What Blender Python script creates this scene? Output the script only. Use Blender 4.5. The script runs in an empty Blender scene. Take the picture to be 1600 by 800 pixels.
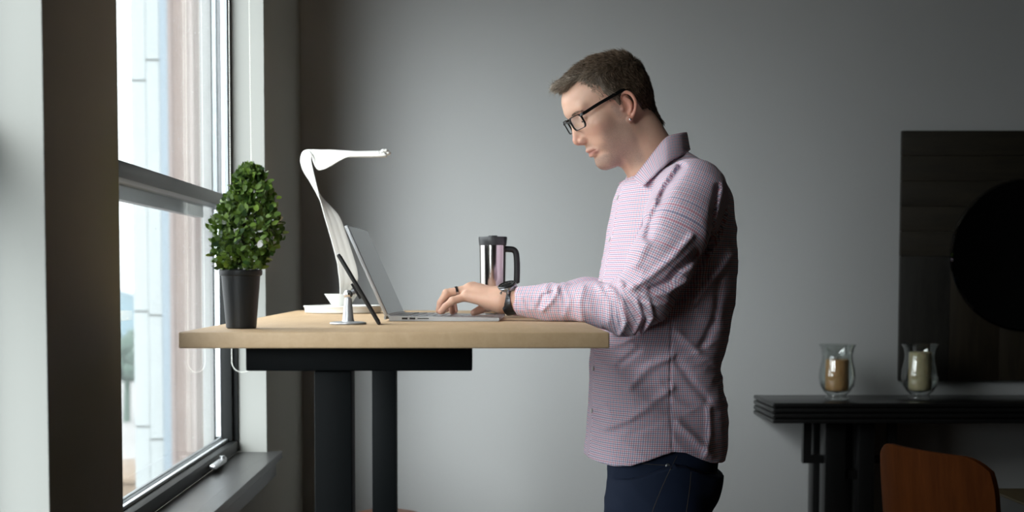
import bpy, bmesh, math, random
import numpy as np
from mathutils import Vector, Matrix, noise as mnoise

S = bpy.context.scene
COL = S.collection
random.seed(7)
RNG = np.random.default_rng(11)

# ------------------------------------------------------------------ camera, sky, exposure
CAM_H = 1.17
PITCH = math.radians(3.0)
FPX = 50.0 / 36.0 * 1600.0
VPX, VPY = 745.0, 433.0
CY = VPY + FPX * math.tan(PITCH)

cam_d = bpy.data.cameras.new('camera')
cam = bpy.data.objects.new('camera', cam_d)
COL.objects.link(cam)
cam.location = (0, 0, CAM_H)
cam.rotation_euler = (math.pi / 2 - PITCH, 0, 0)
cam_d.sensor_fit = 'HORIZONTAL'
cam_d.sensor_width = 36.0
cam_d.lens = 50.0
cam_d.shift_x = (800 - VPX) / 1600.0
cam_d.shift_y = (CY - 400) / 1600.0
cam_d.clip_start = 0.05
cam_d.clip_end = 500
cam_d.dof.use_dof = True
cam_d.dof.focus_distance = 3.16
cam_d.dof.aperture_fstop = 4.0
S.camera = cam

SKY_STRENGTH = 4.2
GLOW_DIR, GLOW_EXP, GLOW_STRENGTH = (-0.15, -0.93, 0.36), 12.0, 43.0
world = bpy.data.worlds.new('overcast_sky')
S.world = world
world.use_nodes = True
wn = world.node_tree
wn.nodes.clear()
w_out = wn.nodes.new('ShaderNodeOutputWorld')
w_bg = wn.nodes.new('ShaderNodeBackground')
w_tc = wn.nodes.new('ShaderNodeTexCoord')
w_sep = wn.nodes.new('ShaderNodeSeparateXYZ')
w_ramp = wn.nodes.new('ShaderNodeValToRGB')
wn.links.new(w_tc.outputs['Generated'], w_sep.inputs[0])
wn.links.new(w_sep.outputs['Z'], w_ramp.inputs[0])
w_ramp.color_ramp.elements[0].position = 0.0
w_ramp.color_ramp.elements[0].color = (0.93, 0.97, 1.0, 1)
w_ramp.color_ramp.elements[1].position = 0.9
w_ramp.color_ramp.elements[1].color = (1.0, 1.0, 1.0, 1)
wn.links.new(w_ramp.outputs[0], w_bg.inputs['Color'])
# the overcast is brighter on the side where the sun stands behind the cloud
w_dot = wn.nodes.new('ShaderNodeVectorMath')
w_dot.operation = 'DOT_PRODUCT'
w_dot.inputs[1].default_value = Vector(GLOW_DIR).normalized()
wn.links.new(w_tc.outputs['Generated'], w_dot.inputs[0])
w_max = wn.nodes.new('ShaderNodeMath')
w_max.operation = 'MAXIMUM'
w_max.inputs[1].default_value = 0.0
wn.links.new(w_dot.outputs['Value'], w_max.inputs[0])
w_pow = wn.nodes.new('ShaderNodeMath')
w_pow.operation = 'POWER'
w_pow.inputs[1].default_value = GLOW_EXP
wn.links.new(w_max.outputs[0], w_pow.inputs[0])
w_mad = wn.nodes.new('ShaderNodeMath')
w_mad.operation = 'MULTIPLY_ADD'
w_mad.inputs[1].default_value = GLOW_STRENGTH
w_up = wn.nodes.new('ShaderNodeMath')            # an overcast sky is brighter overhead
w_up.operation = 'MULTIPLY_ADD'
w_up.inputs[1].default_value = SKY_STRENGTH * 1.5
w_up.inputs[2].default_value = SKY_STRENGTH * 0.6
w_pos = wn.nodes.new('ShaderNodeMath')
w_pos.operation = 'MAXIMUM'
w_pos.inputs[1].default_value = 0.0
wn.links.new(w_sep.outputs['Z'], w_pos.inputs[0])
wn.links.new(w_pos.outputs[0], w_up.inputs[0])
wn.links.new(w_up.outputs[0], w_mad.inputs[2])
wn.links.new(w_pow.outputs[0], w_mad.inputs[0])
wn.links.new(w_mad.outputs[0], w_bg.inputs['Strength'])
wn.links.new(w_bg.outputs[0], w_out.inputs['Surface'])

S.view_settings.view_transform = 'Standard'
S.view_settings.look = 'None'
S.view_settings.exposure = 0.24
S.view_settings.gamma = 1.0
S.view_settings.use_curve_mapping = False
S.cycles.use_denoising = True
S.cycles.max_bounces = 10
S.cycles.transparent_max_bounces = 16
S.cycles.sample_clamp_indirect = 6.0
S.cycles.caustics_reflective = False
S.cycles.caustics_refractive = False

# window openings in the left wall: (y0, y1)
WALL_X, WALL_OUT = -0.645, -0.833
WINS = [(2.575, 4.345), (1.22, 2.13)]
SILL_Z, HEAD_Z, CEIL_Z = 0.634, 2.42, 2.75
BACK_Y, RIGHT_X, FRONT_Y = 5.25, 4.2, -2.8

for k, (ya, yb) in enumerate(WINS):          # sky portals in the window openings
    ld = bpy.data.lights.new('window_daylight', 'AREA')
    ld.shape = 'RECTANGLE'
    ld.size = HEAD_Z - SILL_Z
    ld.size_y = yb - ya
    ld.cycles.is_portal = True
    lo = bpy.data.objects.new('window_daylight', ld)
    COL.objects.link(lo)
    lo.location = (-0.90, (ya + yb) / 2, (SILL_Z + HEAD_Z) / 2)
    lo.rotation_euler = (0, -math.pi / 2, 0)


def P(px, py, Y):
    """the world point seen at photo pixel (px, py) at depth Y"""
    a = (px - VPX) / FPX
    b = -(py - CY) / FPX
    c, s = math.cos(PITCH), math.sin(PITCH)
    t = Y / (b * s + c)
    return Vector((a * t, Y, CAM_H + (b * c - s) * t))


# ------------------------------------------------------------------ materials
def srgb(r, g, b):
    def f(c):
        c /= 255.0
        return c / 12.92 if c <= 0.04045 else ((c + 0.055) / 1.055) ** 2.4
    return (f(r), f(g), f(b), 1.0)


class NT:
    """small node-tree helper"""
    def __init__(self, name):
        self.m = bpy.data.materials.new(name)
        self.m.use_nodes = True
        self.t = self.m.node_tree
        self.b = self.t.nodes['Principled BSDF']
        self.out = self.t.nodes['Material Output']

    def n(self, typ, **kw):
        nd = self.t.nodes.new(typ)
        for k, v in kw.items():
            setattr(nd, k, v)
        return nd

    def l(self, a, b):
        self.t.links.new(a, b)

    def val(self, sock, v):
        if hasattr(v, 'is_output'):
            self.l(v, sock)
        else:
            sock.default_value = v

    def math(self, op, a, b=0.0, c=None):
        nd = self.n('ShaderNodeMath', operation=op)
        self.val(nd.inputs[0], a)
        self.val(nd.inputs[1], b)
        if c is not None:
            self.val(nd.inputs[2], c)
        return nd.outputs[0]

    def mix(self, fac, a, b):
        nd = self.n('ShaderNodeMix', data_type='RGBA')
        self.val(nd.inputs['Factor'], fac)
        self.val(nd.inputs['A'], a)
        self.val(nd.inputs['B'], b)
        return nd.outputs['Result']

    def noise(self, scale, detail=3.0, rough=0.5, vec=None, dist=0.0):
        nd = self.n('ShaderNodeTexNoise')
        nd.inputs['Scale'].default_value = scale
        nd.inputs['Detail'].default_value = detail
        nd.inputs['Roughness'].default_value = rough
        nd.inputs['Distortion'].default_value = dist
        if vec is not None:
            self.l(vec, nd.inputs['Vector'])
        return nd.outputs['Fac']

    def obj_vec(self, scale=(1, 1, 1), rot=(0, 0, 0), src='Object'):
        tc = self.n('ShaderNodeTexCoord')
        mp = self.n('ShaderNodeMapping')
        mp.inputs['Scale'].default_value = scale
        mp.inputs['Rotation'].default_value = rot
        self.l(tc.outputs[src], mp.inputs['Vector'])
        return mp.outputs[0]

    def bump(self, h, strength=0.2, dist=0.01):
        nd = self.n('ShaderNodeBump')
        nd.inputs['Strength'].default_value = strength
        nd.inputs['Distance'].default_value = dist
        self.l(h, nd.inputs['Height'])
        self.l(nd.outputs[0], self.b.inputs['Normal'])
        return nd


def mat(name, col, rough=0.5, metal=0.0, spec=0.5, var=0.0, vscale=30.0, bump=0.0, bscale=60.0, coat=0.0):
    N = NT(name)
    N.b.inputs['Roughness'].default_value = rough
    N.b.inputs['Metallic'].default_value = metal
    N.b.inputs['Specular IOR Level'].default_value = spec
    N.b.inputs['Coat Weight'].default_value = coat
    if var > 0:
        v = N.obj_vec()
        f = N.noise(vscale, 4.0, 0.55, v)
        dk = tuple(c * (1 - var) for c in col[:3]) + (1,)
        lt = tuple(min(1, c * (1 + var)) for c in col[:3]) + (1,)
        N.l(N.mix(f, dk, lt), N.b.inputs['Base Color'])
    else:
        N.b.inputs['Base Color'].default_value = col
    if bump > 0:
        v = N.obj_vec()
        N.bump(N.noise(bscale, 3.0, 0.5, v), bump, 0.004)
    return N.m


def wood(name, dark, light, axis='Y', rough=0.4, scale=1.0, coat=0.0, freq=18.0, spec=0.5):
    N = NT(name)
    sc = {'X': (0.35, 3.0, 3.0), 'Y': (3.0, 0.35, 3.0), 'Z': (3.0, 3.0, 0.35)}[axis]
    v = N.obj_vec(tuple(s * scale for s in sc))
    a = N.noise(freq, 5.0, 0.6, v, 0.6)
    b = N.noise(freq * 6, 3.0, 0.6, v, 0.2)
    f = N.math('ADD', N.math('MULTIPLY', a, 0.7), N.math('MULTIPLY', b, 0.3))
    r = N.n('ShaderNodeValToRGB')
    r.color_ramp.elements[0].position = 0.3
    r.color_ramp.elements[0].color = dark
    r.color_ramp.elements[1].position = 0.7
    r.color_ramp.elements[1].color = light
    N.l(f, r.inputs[0])
    N.l(r.outputs[0], N.b.inputs['Base Color'])
    N.b.inputs['Roughness'].default_value = rough
    N.b.inputs['Coat Weight'].default_value = coat
    N.b.inputs['Specular IOR Level'].default_value = spec
    N.bump(f, 0.06, 0.002)
    return N.m


def glass_thin(name, tint=(0.97, 0.985, 0.98, 1), refl=1.0):
    """clear pane: lets light straight through and mirrors a little by angle"""
    N = NT(name)
    N.t.nodes.remove(N.b)
    tr = N.n('ShaderNodeBsdfTransparent')
    tr.inputs['Color'].default_value = tint
    gl = N.n('ShaderNodeBsdfGlossy')
    gl.inputs['Roughness'].default_value = 0.02
    lw = N.n('ShaderNodeLayerWeight')
    lw.inputs['Blend'].default_value = 0.5
    mx = N.n('ShaderNodeMixShader')
    f5 = N.math('POWER', lw.outputs['Facing'], 4.0)
    N.l(N.math('MULTIPLY', N.math('MULTIPLY_ADD', f5, 0.85, 0.045), refl), mx.inputs[0])
    N.l(tr.outputs[0], mx.inputs[1])
    N.l(gl.outputs[0], mx.inputs[2])
    N.l(mx.outputs[0], N.out.inputs['Surface'])
    return N.m


# ------------------------------------------------------------------ mesh builders
def link(name, me, m=None, parent=None, loc=None):
    o = bpy.data.objects.new(name, me)
    COL.objects.link(o)
    if m is not None and me is not None and not me.materials:
        me.materials.append(m)
    if parent is not None:
        o.parent = parent
    if loc is not None:
        o.location = loc
    return o


def bm_obj(name, bm, m=None, parent=None, smooth=False, autosmooth=None, loc=None):
    bmesh.ops.recalc_face_normals(bm, faces=bm.faces)
    me = bpy.data.meshes.new(name)
    if smooth or autosmooth:
        for f in bm.faces:
            f.smooth = True
    if autosmooth:
        for e in bm.edges:
            if len(e.link_faces) == 2 and e.calc_face_angle(0) > math.radians(autosmooth):
                e.smooth = False
    bm.to_mesh(me)
    bm.free()
    return link(name, me, m, parent, loc)


def empty(name, loc, label, cat, group=None, rz=0.0):
    o = bpy.data.objects.new(name, None)
    COL.objects.link(o)
    o.empty_display_size = 0.05
    o.location = loc
    o.rotation_euler = (0, 0, rz)
    tag(o, label, cat, group)
    return o


def tag(o, label, cat, group=None):
    o['label'] = label
    o['category'] = cat
    if group:
        o['group'] = group
    return o


def structure(o):
    o['kind'] = 'structure'
    return o


def world_parent(o, parent):
    """parent o, keeping its coordinates (o was built in world space)"""
    o.parent = parent
    if parent.parent is None:
        o.matrix_parent_inverse = Matrix.Translation(parent.location).inverted() if parent.rotation_euler[2] == 0 else (Matrix.Translation(parent.location) @ Matrix.Rotation(parent.rotation_euler[2], 4, 'Z')).inverted()
    return o


def add_box(bm, x0, x1, y0, y1, z0, z1, bev=0.0, seg=2, M=None):
    vs = [bm.verts.new(Vector((x, y, z))) for x in (x0, x1) for y in (y0, y1) for z in (z0, z1)]
    q = [(0, 1, 3, 2), (4, 6, 7, 5), (0, 4, 5, 1), (2, 3, 7, 6), (0, 2, 6, 4), (1, 5, 7, 3)]
    fs = [bm.faces.new([vs[i] for i in t]) for t in q]
    if bev > 0:
        es = list({e for f in fs for e in f.edges})
        r = bmesh.ops.bevel(bm, geom=es, offset=bev, segments=seg, affect='EDGES', profile=0.5)
        vs = list({v for f in r['faces'] for v in f.verts} | {v for v in vs if v.is_valid})
    if M is not None:
        for v in vs:
            if v.is_valid:
                v.co = M @ v.co
    return vs


def box(name, x0, x1, y0, y1, z0, z1, m, parent=None, bev=0.0, seg=2, M=None):
    bm = bmesh.new()
    add_box(bm, x0, x1, y0, y1, z0, z1, bev, seg, M)
    return bm_obj(name, bm, m, parent, autosmooth=35 if bev > 0 else None)


def add_lathe(bm, prof, seg=48, M=None, closed=False):
    """prof: (r, z) list; revolves about Z"""
    rings = []
    for r, z in prof:
        if r < 1e-6:
            rings.append([bm.verts.new((0, 0, z))])
        else:
            rings.append([bm.verts.new((r * math.cos(2 * math.pi * k / seg), r * math.sin(2 * math.pi * k / seg), z)) for k in range(seg)])
    n = len(rings)
    pairs = [(i, i + 1) for i in range(n - 1)] + ([(n - 1, 0)] if closed else [])
    for i, j in pairs:
        a, b = rings[i], rings[j]
        for k in range(seg):
            k2 = (k + 1) % seg
            if len(a) == 1 and len(b) == 1:
                continue
            if len(a) == 1:
                bm.faces.new((a[0], b[k2], b[k]))
            elif len(b) == 1:
                bm.faces.new((a[k], a[k2], b[0]))
            else:
                bm.faces.new((a[k], a[k2], b[k2], b[k]))
    vs = [v for r in rings for v in r]
    if M is not None:
        for v in vs:
            v.co = M @ v.co
    return vs


def lathe(name, prof, m, parent=None, seg=48, M=None, autosmooth=40, closed=False):
    bm = bmesh.new()
    add_lathe(bm, prof, seg, M, closed)
    return bm_obj(name, bm, m, parent, autosmooth=autosmooth)


def frames_along(pts):
    pts = [Vector(p) for p in pts]
    n = len(pts)
    tans = []
    for i in range(n):
        t = pts[min(i + 1, n - 1)] - pts[max(i - 1, 0)]
        tans.append(t.normalized())
    up = Vector((0, 0, 1)) if abs(tans[0].z) < 0.9 else Vector((0, 1, 0))
    u = (up - tans[0] * up.dot(tans[0])).normalized()
    out = []
    for i in range(n):
        u = (u - tans[i] * u.dot(tans[i])).normalized()
        out.append((pts[i], tans[i], u, tans[i].cross(u)))
    return out


def add_tube(bm, pts, r, seg=12, caps=True, ry=None, closed=False):
    """round (or oval: r, ry) tube; r may be a list"""
    fr = frames_along(pts)
    n = len(fr)
    rings = []
    for i, (p, t, u, w) in enumerate(fr):
        ra = r[i] if isinstance(r, (list, tuple)) else r
        rb = (ry[i] if isinstance(ry, (list, tuple)) else ry) if ry is not None else ra
        rings.append([bm.verts.new(p + u * (ra * math.cos(2 * math.pi * k / seg)) + w * (rb * math.sin(2 * math.pi * k / seg))) for k in range(seg)])
    m = n if closed else n - 1
    for i in range(m):
        a, b = rings[i], rings[(i + 1) % n]
        for k in range(seg):
            k2 = (k + 1) % seg
            bm.faces.new((a[k], a[k2], b[k2], b[k]))
    if caps and not closed:
        bm.faces.new(list(reversed(rings[0])))
        bm.faces.new(rings[-1])
    return rings


def tube(name, pts, r, m, parent=None, seg=12, ry=None, closed=False):
    bm = bmesh.new()
    add_tube(bm, pts, r, seg, True, ry, closed)
    return bm_obj(name, bm, m, parent, autosmooth=50)


def smooth_path(pts, n=8):
    """Catmull-Rom through the points"""
    pts = [Vector(p) for p in pts]
    out = []
    for i in range(len(pts) - 1):
        p0 = pts[max(i - 1, 0)]
        p1, p2 = pts[i], pts[i + 1]
        p3 = pts[min(i + 2, len(pts) - 1)]
        for k in range(n):
            t = k / n
            out.append(0.5 * ((2 * p1) + (p2 - p0) * t + (2 * p0 - 5 * p1 + 4 * p2 - p3) * t * t + (3 * p1 - p0 - 3 * p2 + p3) * t ** 3))
    out.append(pts[-1])
    return out


def add_prism(bm, poly, y0, y1, M=None):
    """poly in (x, z), extruded along y"""
    a = [bm.verts.new((x, y0, z)) for x, z in poly]
    b = [bm.verts.new((x, y1, z)) for x, z in poly]
    n = len(poly)
    bm.faces.new(a)
    bm.faces.new(list(reversed(b)))
    for i in range(n):
        j = (i + 1) % n
        bm.faces.new((a[i], b[i], b[j], a[j]))
    if M is not None:
        for v in a + b:
            v.co = M @ v.co
    return a + b


def rounded_rect(w, h, r, n=5):
    pts = []
    for cx, cz, a0 in ((w / 2 - r, h / 2 - r, 0), (-w / 2 + r, h / 2 - r, 90), (-w / 2 + r, -h / 2 + r, 180), (w / 2 - r, -h / 2 + r, 270)):
        for k in range(n + 1):
            a = math.radians(a0 + 90 * k / n)
            pts.append((cx + r * math.cos(a), cz + r * math.sin(a)))
    return pts


def basis(o, x, y, z):
    M = Matrix.Identity(4)
    for i, v in enumerate((x, y, z)):
        for j in range(3):
            M[j][i] = v[j]
    for j in range(3):
        M[j][3] = o[j]
    return M

# ------------------------------------------------------------------ the room
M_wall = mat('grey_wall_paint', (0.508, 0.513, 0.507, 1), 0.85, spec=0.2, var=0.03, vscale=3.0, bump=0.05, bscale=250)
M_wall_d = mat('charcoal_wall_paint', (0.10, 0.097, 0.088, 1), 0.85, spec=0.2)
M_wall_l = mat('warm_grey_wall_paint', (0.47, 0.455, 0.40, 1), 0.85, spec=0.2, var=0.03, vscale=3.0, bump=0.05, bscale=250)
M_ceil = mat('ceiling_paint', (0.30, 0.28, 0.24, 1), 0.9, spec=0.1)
M_floor = wood('dark_floor_boards', (0.03, 0.02, 0.014, 1), (0.07, 0.045, 0.028, 1), 'X', 0.45)
M_base = mat('baseboard_paint', (0.55, 0.55, 0.53, 1), 0.5)
M_frame = mat('black_window_metal', (0.010, 0.011, 0.011, 1), 0.45, spec=0.2)
M_frame_g = mat('grey_window_metal', (0.16, 0.18, 0.19, 1), 0.35, metal=0.2)
M_bead = mat('light_glazing_bead', (0.55, 0.58, 0.6, 1), 0.3, metal=0.3)
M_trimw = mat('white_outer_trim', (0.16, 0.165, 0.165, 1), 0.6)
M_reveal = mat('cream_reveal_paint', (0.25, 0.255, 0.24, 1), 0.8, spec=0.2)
M_sill = mat('dark_grey_sill', (0.045, 0.046, 0.046, 1), 0.33, spec=0.6, var=0.1, vscale=8)
M_glass = glass_thin('window_glass', (0.93, 0.95, 0.95, 1), 0.8)
M_silver = mat('brushed_silver', (0.55, 0.56, 0.57, 1), 0.3, metal=0.9)

structure(box('floor', WALL_OUT, RIGHT_X + 0.2, FRONT_Y - 0.2, BACK_Y + 0.2, -0.15, 0.0, M_floor))
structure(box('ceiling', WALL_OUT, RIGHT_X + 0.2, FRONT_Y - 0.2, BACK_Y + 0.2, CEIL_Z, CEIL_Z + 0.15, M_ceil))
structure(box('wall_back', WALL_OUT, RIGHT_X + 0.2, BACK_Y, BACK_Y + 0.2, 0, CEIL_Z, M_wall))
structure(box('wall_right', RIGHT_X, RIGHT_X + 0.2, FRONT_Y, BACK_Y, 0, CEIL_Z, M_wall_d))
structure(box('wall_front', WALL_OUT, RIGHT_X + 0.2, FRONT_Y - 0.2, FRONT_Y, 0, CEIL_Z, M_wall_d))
bm = bmesh.new()
add_box(bm, WALL_OUT, WALL_X, FRONT_Y, BACK_Y, 0, SILL_Z - 0.022)
add_box(bm, WALL_OUT, WALL_X, FRONT_Y, BACK_Y, HEAD_Z, CEIL_Z)
edges = [FRONT_Y] + [v for w in sorted(WINS) for v in w] + [BACK_Y]
for i in range(0, len(edges), 2):
    add_box(bm, WALL_OUT, WALL_X, edges[i], edges[i + 1], SILL_Z - 0.022, HEAD_Z)
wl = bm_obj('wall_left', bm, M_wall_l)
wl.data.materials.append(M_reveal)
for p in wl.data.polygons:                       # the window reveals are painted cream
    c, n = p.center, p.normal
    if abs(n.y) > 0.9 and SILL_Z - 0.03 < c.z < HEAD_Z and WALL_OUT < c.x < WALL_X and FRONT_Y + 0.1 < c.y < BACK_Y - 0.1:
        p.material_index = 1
structure(wl)
structure(box('baseboard_back', WALL_X + 0.02, RIGHT_X, BACK_Y - 0.018, BACK_Y, 0.0, 0.11, M_base, bev=0.004))
structure(box('baseboard_left', WALL_X, WALL_X + 0.018, FRONT_Y, BACK_Y - 0.02, 0.0, 0.11, M_base, bev=0.004))


def build_window(idx, y0, y1, detail=True):
    g = 0.002
    y0 += g
    y1 -= g
    bm = bmesh.new()
    fx0, fx1 = -0.80, -0.731
    add_box(bm, fx0, fx1, y0, y1, SILL_Z + 0.002, SILL_Z + 0.036, 0.003)               # bottom rail
    add_box(bm, fx0, fx1, y0, y1, HEAD_Z - 0.05, HEAD_Z - 0.002, 0.003)
    add_box(bm, fx0, fx1 - 0.014, y1 - 0.034, y1, SILL_Z + 0.036, HEAD_Z - 0.05, 0.003)   # stiles
    add_box(bm, fx0, fx1, y1 - 0.012, y1, SILL_Z + 0.036, CAM_H + 0.205, 0.002)
    add_box(bm, fx0, -0.742, y1 - 0.012, y1, CAM_H + 0.205, HEAD_Z - 0.05, 0.002)
    add_box(bm, fx0, fx1 - 0.004, y0, y0 + 0.034, SILL_Z + 0.036, HEAD_Z - 0.05, 0.003)
    w = structure(bm_obj('window_%d' % idx, bm, M_frame, autosmooth=35))
    zt, zb = CAM_H + 0.2415, CAM_H + 0.205
    box('middle_rail', -0.79, -0.735, y0 + 0.036, y1 - 0.036, zb, zt, mat('rail_metal', (0.035, 0.036, 0.034, 1), 0.38, metal=0.0, spec=0.35), w, 0.003)
    box('rail_reflection_strip', -0.83, -0.805, y0 + 0.5, y1 - 0.14, zb - 0.03, zb + 0.012, M_frame_g, w, 0.002)  # grey strip outside the pane, standing in for the rail's reflection in the glass
    # panes
    box('glass_pane', -0.772, -0.768, y0 + 0.03, y1 - 0.03, zt - 0.004, HEAD_Z - 0.045, M_glass, w)
    box('glass_pane', -0.772, -0.768, y0 + 0.03, y1 - 0.03, SILL_Z + 0.03, zb + 0.004, M_glass, w)
    box('glazing_bead', -0.767, -0.757, y0 + 0.036, y1 - 0.036, SILL_Z + 0.0365, SILL_Z + 0.0445, M_bead, w, 0.001)
    box('glazing_bead', -0.784, -0.775, y0 + 0.036, y1 - 0.036, SILL_Z + 0.0365, SILL_Z + 0.050, M_frame_g, w, 0.001)
    # upper sash stile: bright and grey metal strips
    za, zc = zt + 0.001, HEAD_Z - 0.052
    yy = y1 - 0.036
    box('stile_strip', -0.757, -0.7485, yy - 0.006, yy, za, zc, M_frame_g, w)
    box('stile_strip', -0.767, -0.7585, yy - 0.004, yy, za, zc, M_bead, w)
    box('stile_strip', -0.793, -0.782, yy - 0.006, yy, za, zc, M_frame_g, w)
    box('stile_strip', -0.792, -0.778, yy - 0.004, yy, SILL_Z + 0.052, zb - 0.002, M_bead, w)
    if detail:
        bm = bmesh.new()
        c = P(338, 722, 4.0)
        add_box(bm, -0.730, -0.716, c.y - 0.055, c.y + 0.055, SILL_Z + 0.006, SILL_Z + 0.022, 0.003)
        add_box(bm, -0.728, -0.706, c.y - 0.16, c.y - 0.02, SILL_Z + 0.014, SILL_Z + 0.026, 0.004)
        add_tube(bm, [(-0.716, c.y - 0.02, SILL_Z + 0.012), (-0.716, c.y - 0.02, SILL_Z + 0.034)], 0.008, 12)
        bm_obj('latch', bm, M_silver, w, autosmooth=40)
    return w


for i, (a, b) in enumerate(WINS):
    build_window(i + 1, a, b, i == 0)
    bm = bmesh.new()
    add_box(bm, -0.7305, -0.600, a - 0.04, b + 0.018, SILL_Z - 0.022, SILL_Z, 0.003) if False else None
    add_box(bm, -0.735, -0.643, a + 0.002, b - 0.002, SILL_Z - 0.022, SILL_Z, 0.0)
    add_box(bm, -0.6445, -0.600, a - 0.045, b + 0.022, SILL_Z - 0.022, SILL_Z, 0.002)
    add_box(bm, -0.6445, -0.618, a - 0.035, b + 0.012, SILL_Z - 0.075, SILL_Z - 0.022, 0.002)
    structure(bm_obj('trim_%d' % (i + 1), bm, M_sill))
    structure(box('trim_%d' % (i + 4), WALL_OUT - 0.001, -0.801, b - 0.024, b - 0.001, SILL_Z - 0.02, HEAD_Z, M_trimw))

# roller-blind bead chain hanging in the far reveal
M_chain = mat('bead_chain', (0.6, 0.6, 0.56, 1), 0.4, metal=0.3)
bm = bmesh.new()
cy_ = 4.24
pa = P(387, 0, cy_)
pb = P(359.5, 0, cy_)
zbot = P(380, 566, cy_).z
n = 230
for (x0, x1, cyy) in ((pa.x, pa.x + 0.006, 4.26), (pb.x, pb.x - 0.001, 4.22)):
    for k in range(n):
        z = HEAD_Z - 0.04 - (HEAD_Z - 0.04 - zbot) * k / (n - 1)
        bmesh.ops.create_icosphere(bm, subdivisions=1, radius=0.0021, matrix=Matrix.Translation((x0 + (x1 - x0) * k / n, cyy, z)))
    add_tube(bm, [(x0, cyy, HEAD_Z - 0.03), (x1, cyy, zbot)], 0.0007, 6)
lp = [(pb.x - 0.001, 4.22, zbot)]
for k in range(1, 12):
    a = math.pi * k / 12
    lp.append((pb.x + (pa.x + 0.006 - pb.x) * (1 - math.cos(a)) / 2, 4.22 + 0.04 * (1 - math.cos(a)) / 2, zbot - 0.03 * math.sin(a)))
lp.append((pa.x + 0.006, 4.26, zbot))
add_tube(bm, lp, 0.0007, 6)
for p in smooth_path(lp, 2):
    bmesh.ops.create_icosphere(bm, subdivisions=1, radius=0.0021, matrix=Matrix.Translation(p))
tag(bm_obj('blind_chain', bm, M_chain), 'white bead chain of the roller blind hanging down the far side of the window', 'blind chain')
tube('roller_blind_tmp', [(0, 0, 0), (0, 0, 1)], 0.01, M_chain) if False else None
o = lathe('roller_blind', [(0, 0), (0.018, 0), (0.018, 1.74), (0, 1.74)], mat('blind_cloth', (0.6, 0.6, 0.57, 1), 0.8), seg=24,
          M=Matrix.Translation((-0.700, 2.59, HEAD_Z - 0.0215)) @ Matrix.Rotation(-math.pi / 2, 4, 'X'))
tag(o, 'rolled up cream roller blind at the head of the window by the desk', 'blind')

# raindrops on the outer face of the near window
bm = bmesh.new()
g0, g1 = P(245, 100, 3.0), P(320, 690, 4.2)
for k in range(430):
    px = random.choice([random.gauss(276, 8), random.gauss(288, 10), random.uniform(195, 330)])
    py = random.uniform(-10, 690)
    if 240 < py < 330:
        continue
    Y = -0.773 * FPX / (px - VPX)
    if not 2.65 < Y < 4.25:
        continue
    q = P(px, py, Y)
    if q.z < SILL_Z + 0.06:
        continue
    r = random.uniform(0.0007, 0.0019)
    bmesh.ops.create_icosphere(bm, subdivisions=1, radius=r, matrix=Matrix.Translation((-0.7728, q.y, q.z)) @ Matrix.Diagonal((0.5, 1, random.uniform(1, 1.5), 1)))
for f in bm.faces:
    f.smooth = True
M_drop = NT('water_drop')
M_drop.b.inputs['Base Color'].default_value = (0.9, 0.95, 0.95, 1)
M_drop.b.inputs['Transmission Weight'].default_value = 0.6
M_drop.b.inputs['Roughness'].default_value = 0.05
o = bm_obj('raindrops', bm, M_drop.m)
tag(o, 'small raindrops clinging to the outside of the window glass', 'raindrops')
o['kind'] = 'stuff'

# ------------------------------------------------------------------ outside
M_stone = mat('pale_cut_stone', (0.165, 0.180, 0.182, 1), 0.85, var=0.05, vscale=4)
M_stone2 = mat('pale_blue_stone', (0.115, 0.140, 0.160, 1), 0.85, var=0.05, vscale=4)
M_brick = mat('rose_brick', (0.115, 0.092, 0.083, 1), 0.9, var=0.12, vscale=6)
M_brick2 = mat('pale_rose_render', (0.125, 0.104, 0.098, 1), 0.9)
M_joint = mat('stone_joint', (0.035, 0.035, 0.032, 1), 0.9)
FY = 9.0


def fx(px, Y=FY):
    return (px - VPX) / FPX * Y


bld = empty('neighbouring_building', (-1.5, FY + 0.3, -8), 'pale stone and rose brick building seen through the window', 'building')
zlo, zhi = -7.99, 7.0


def fz(py, Y=FY):
    return P(300, py, Y).z


def column(x0, x1, y, joints, m, name):
    js = [zlo] + sorted(fz(j, y) for j in joints) + [zhi]
    bm = bmesh.new()
    for a, b in zip(js[:-1], js[1:]):
        add_box(bm, x0, x1, y, y + 0.3, a + 0.005, b - 0.005, 0.002, 1)
    world_parent(bm_obj(name, bm, m), bld)
    bm = bmesh.new()
    add_box(bm, x0 + 0.003, x1 - 0.003, y + 0.006, y + 0.29, zlo, zhi)
    world_parent(bm_obj('mortar', bm, M_joint), bld)


column(fx(209), fx(232), FY, [-330, 126, 487, 667, 900, 1100], M_stone, 'stone_quoin')
column(fx(232), fx(253), FY + 0.004, [-300, 94, 493, 687, 930, 1130], M_stone, 'stone_quoin')
world_parent(box('blue_stone_strip', fx(253), fx(266), FY + 0.008, FY + 0.4, zlo, zhi, M_stone2), bld)
world_parent(box('rendered_edge', fx(266), fx(273), FY + 0.004, FY + 0.4, zlo, zhi, M_brick2), bld)
world_parent(box('brick_wall', fx(273), 0.5, FY + 0.012, FY + 0.5, zlo, zhi, M_brick), bld)
world_parent(box('rendered_pilaster', fx(298), fx(307), FY + 0.004, FY + 0.012, zlo, zhi, M_brick2, None, 0.01), bld)
world_parent(box('drainpipe', fx(309), fx(313), FY - 0.004, FY + 0.012, zlo, zhi, mat('pipe_paint', (0.085, 0.062, 0.060, 1), 0.7), None, 0.01), bld)

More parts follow.
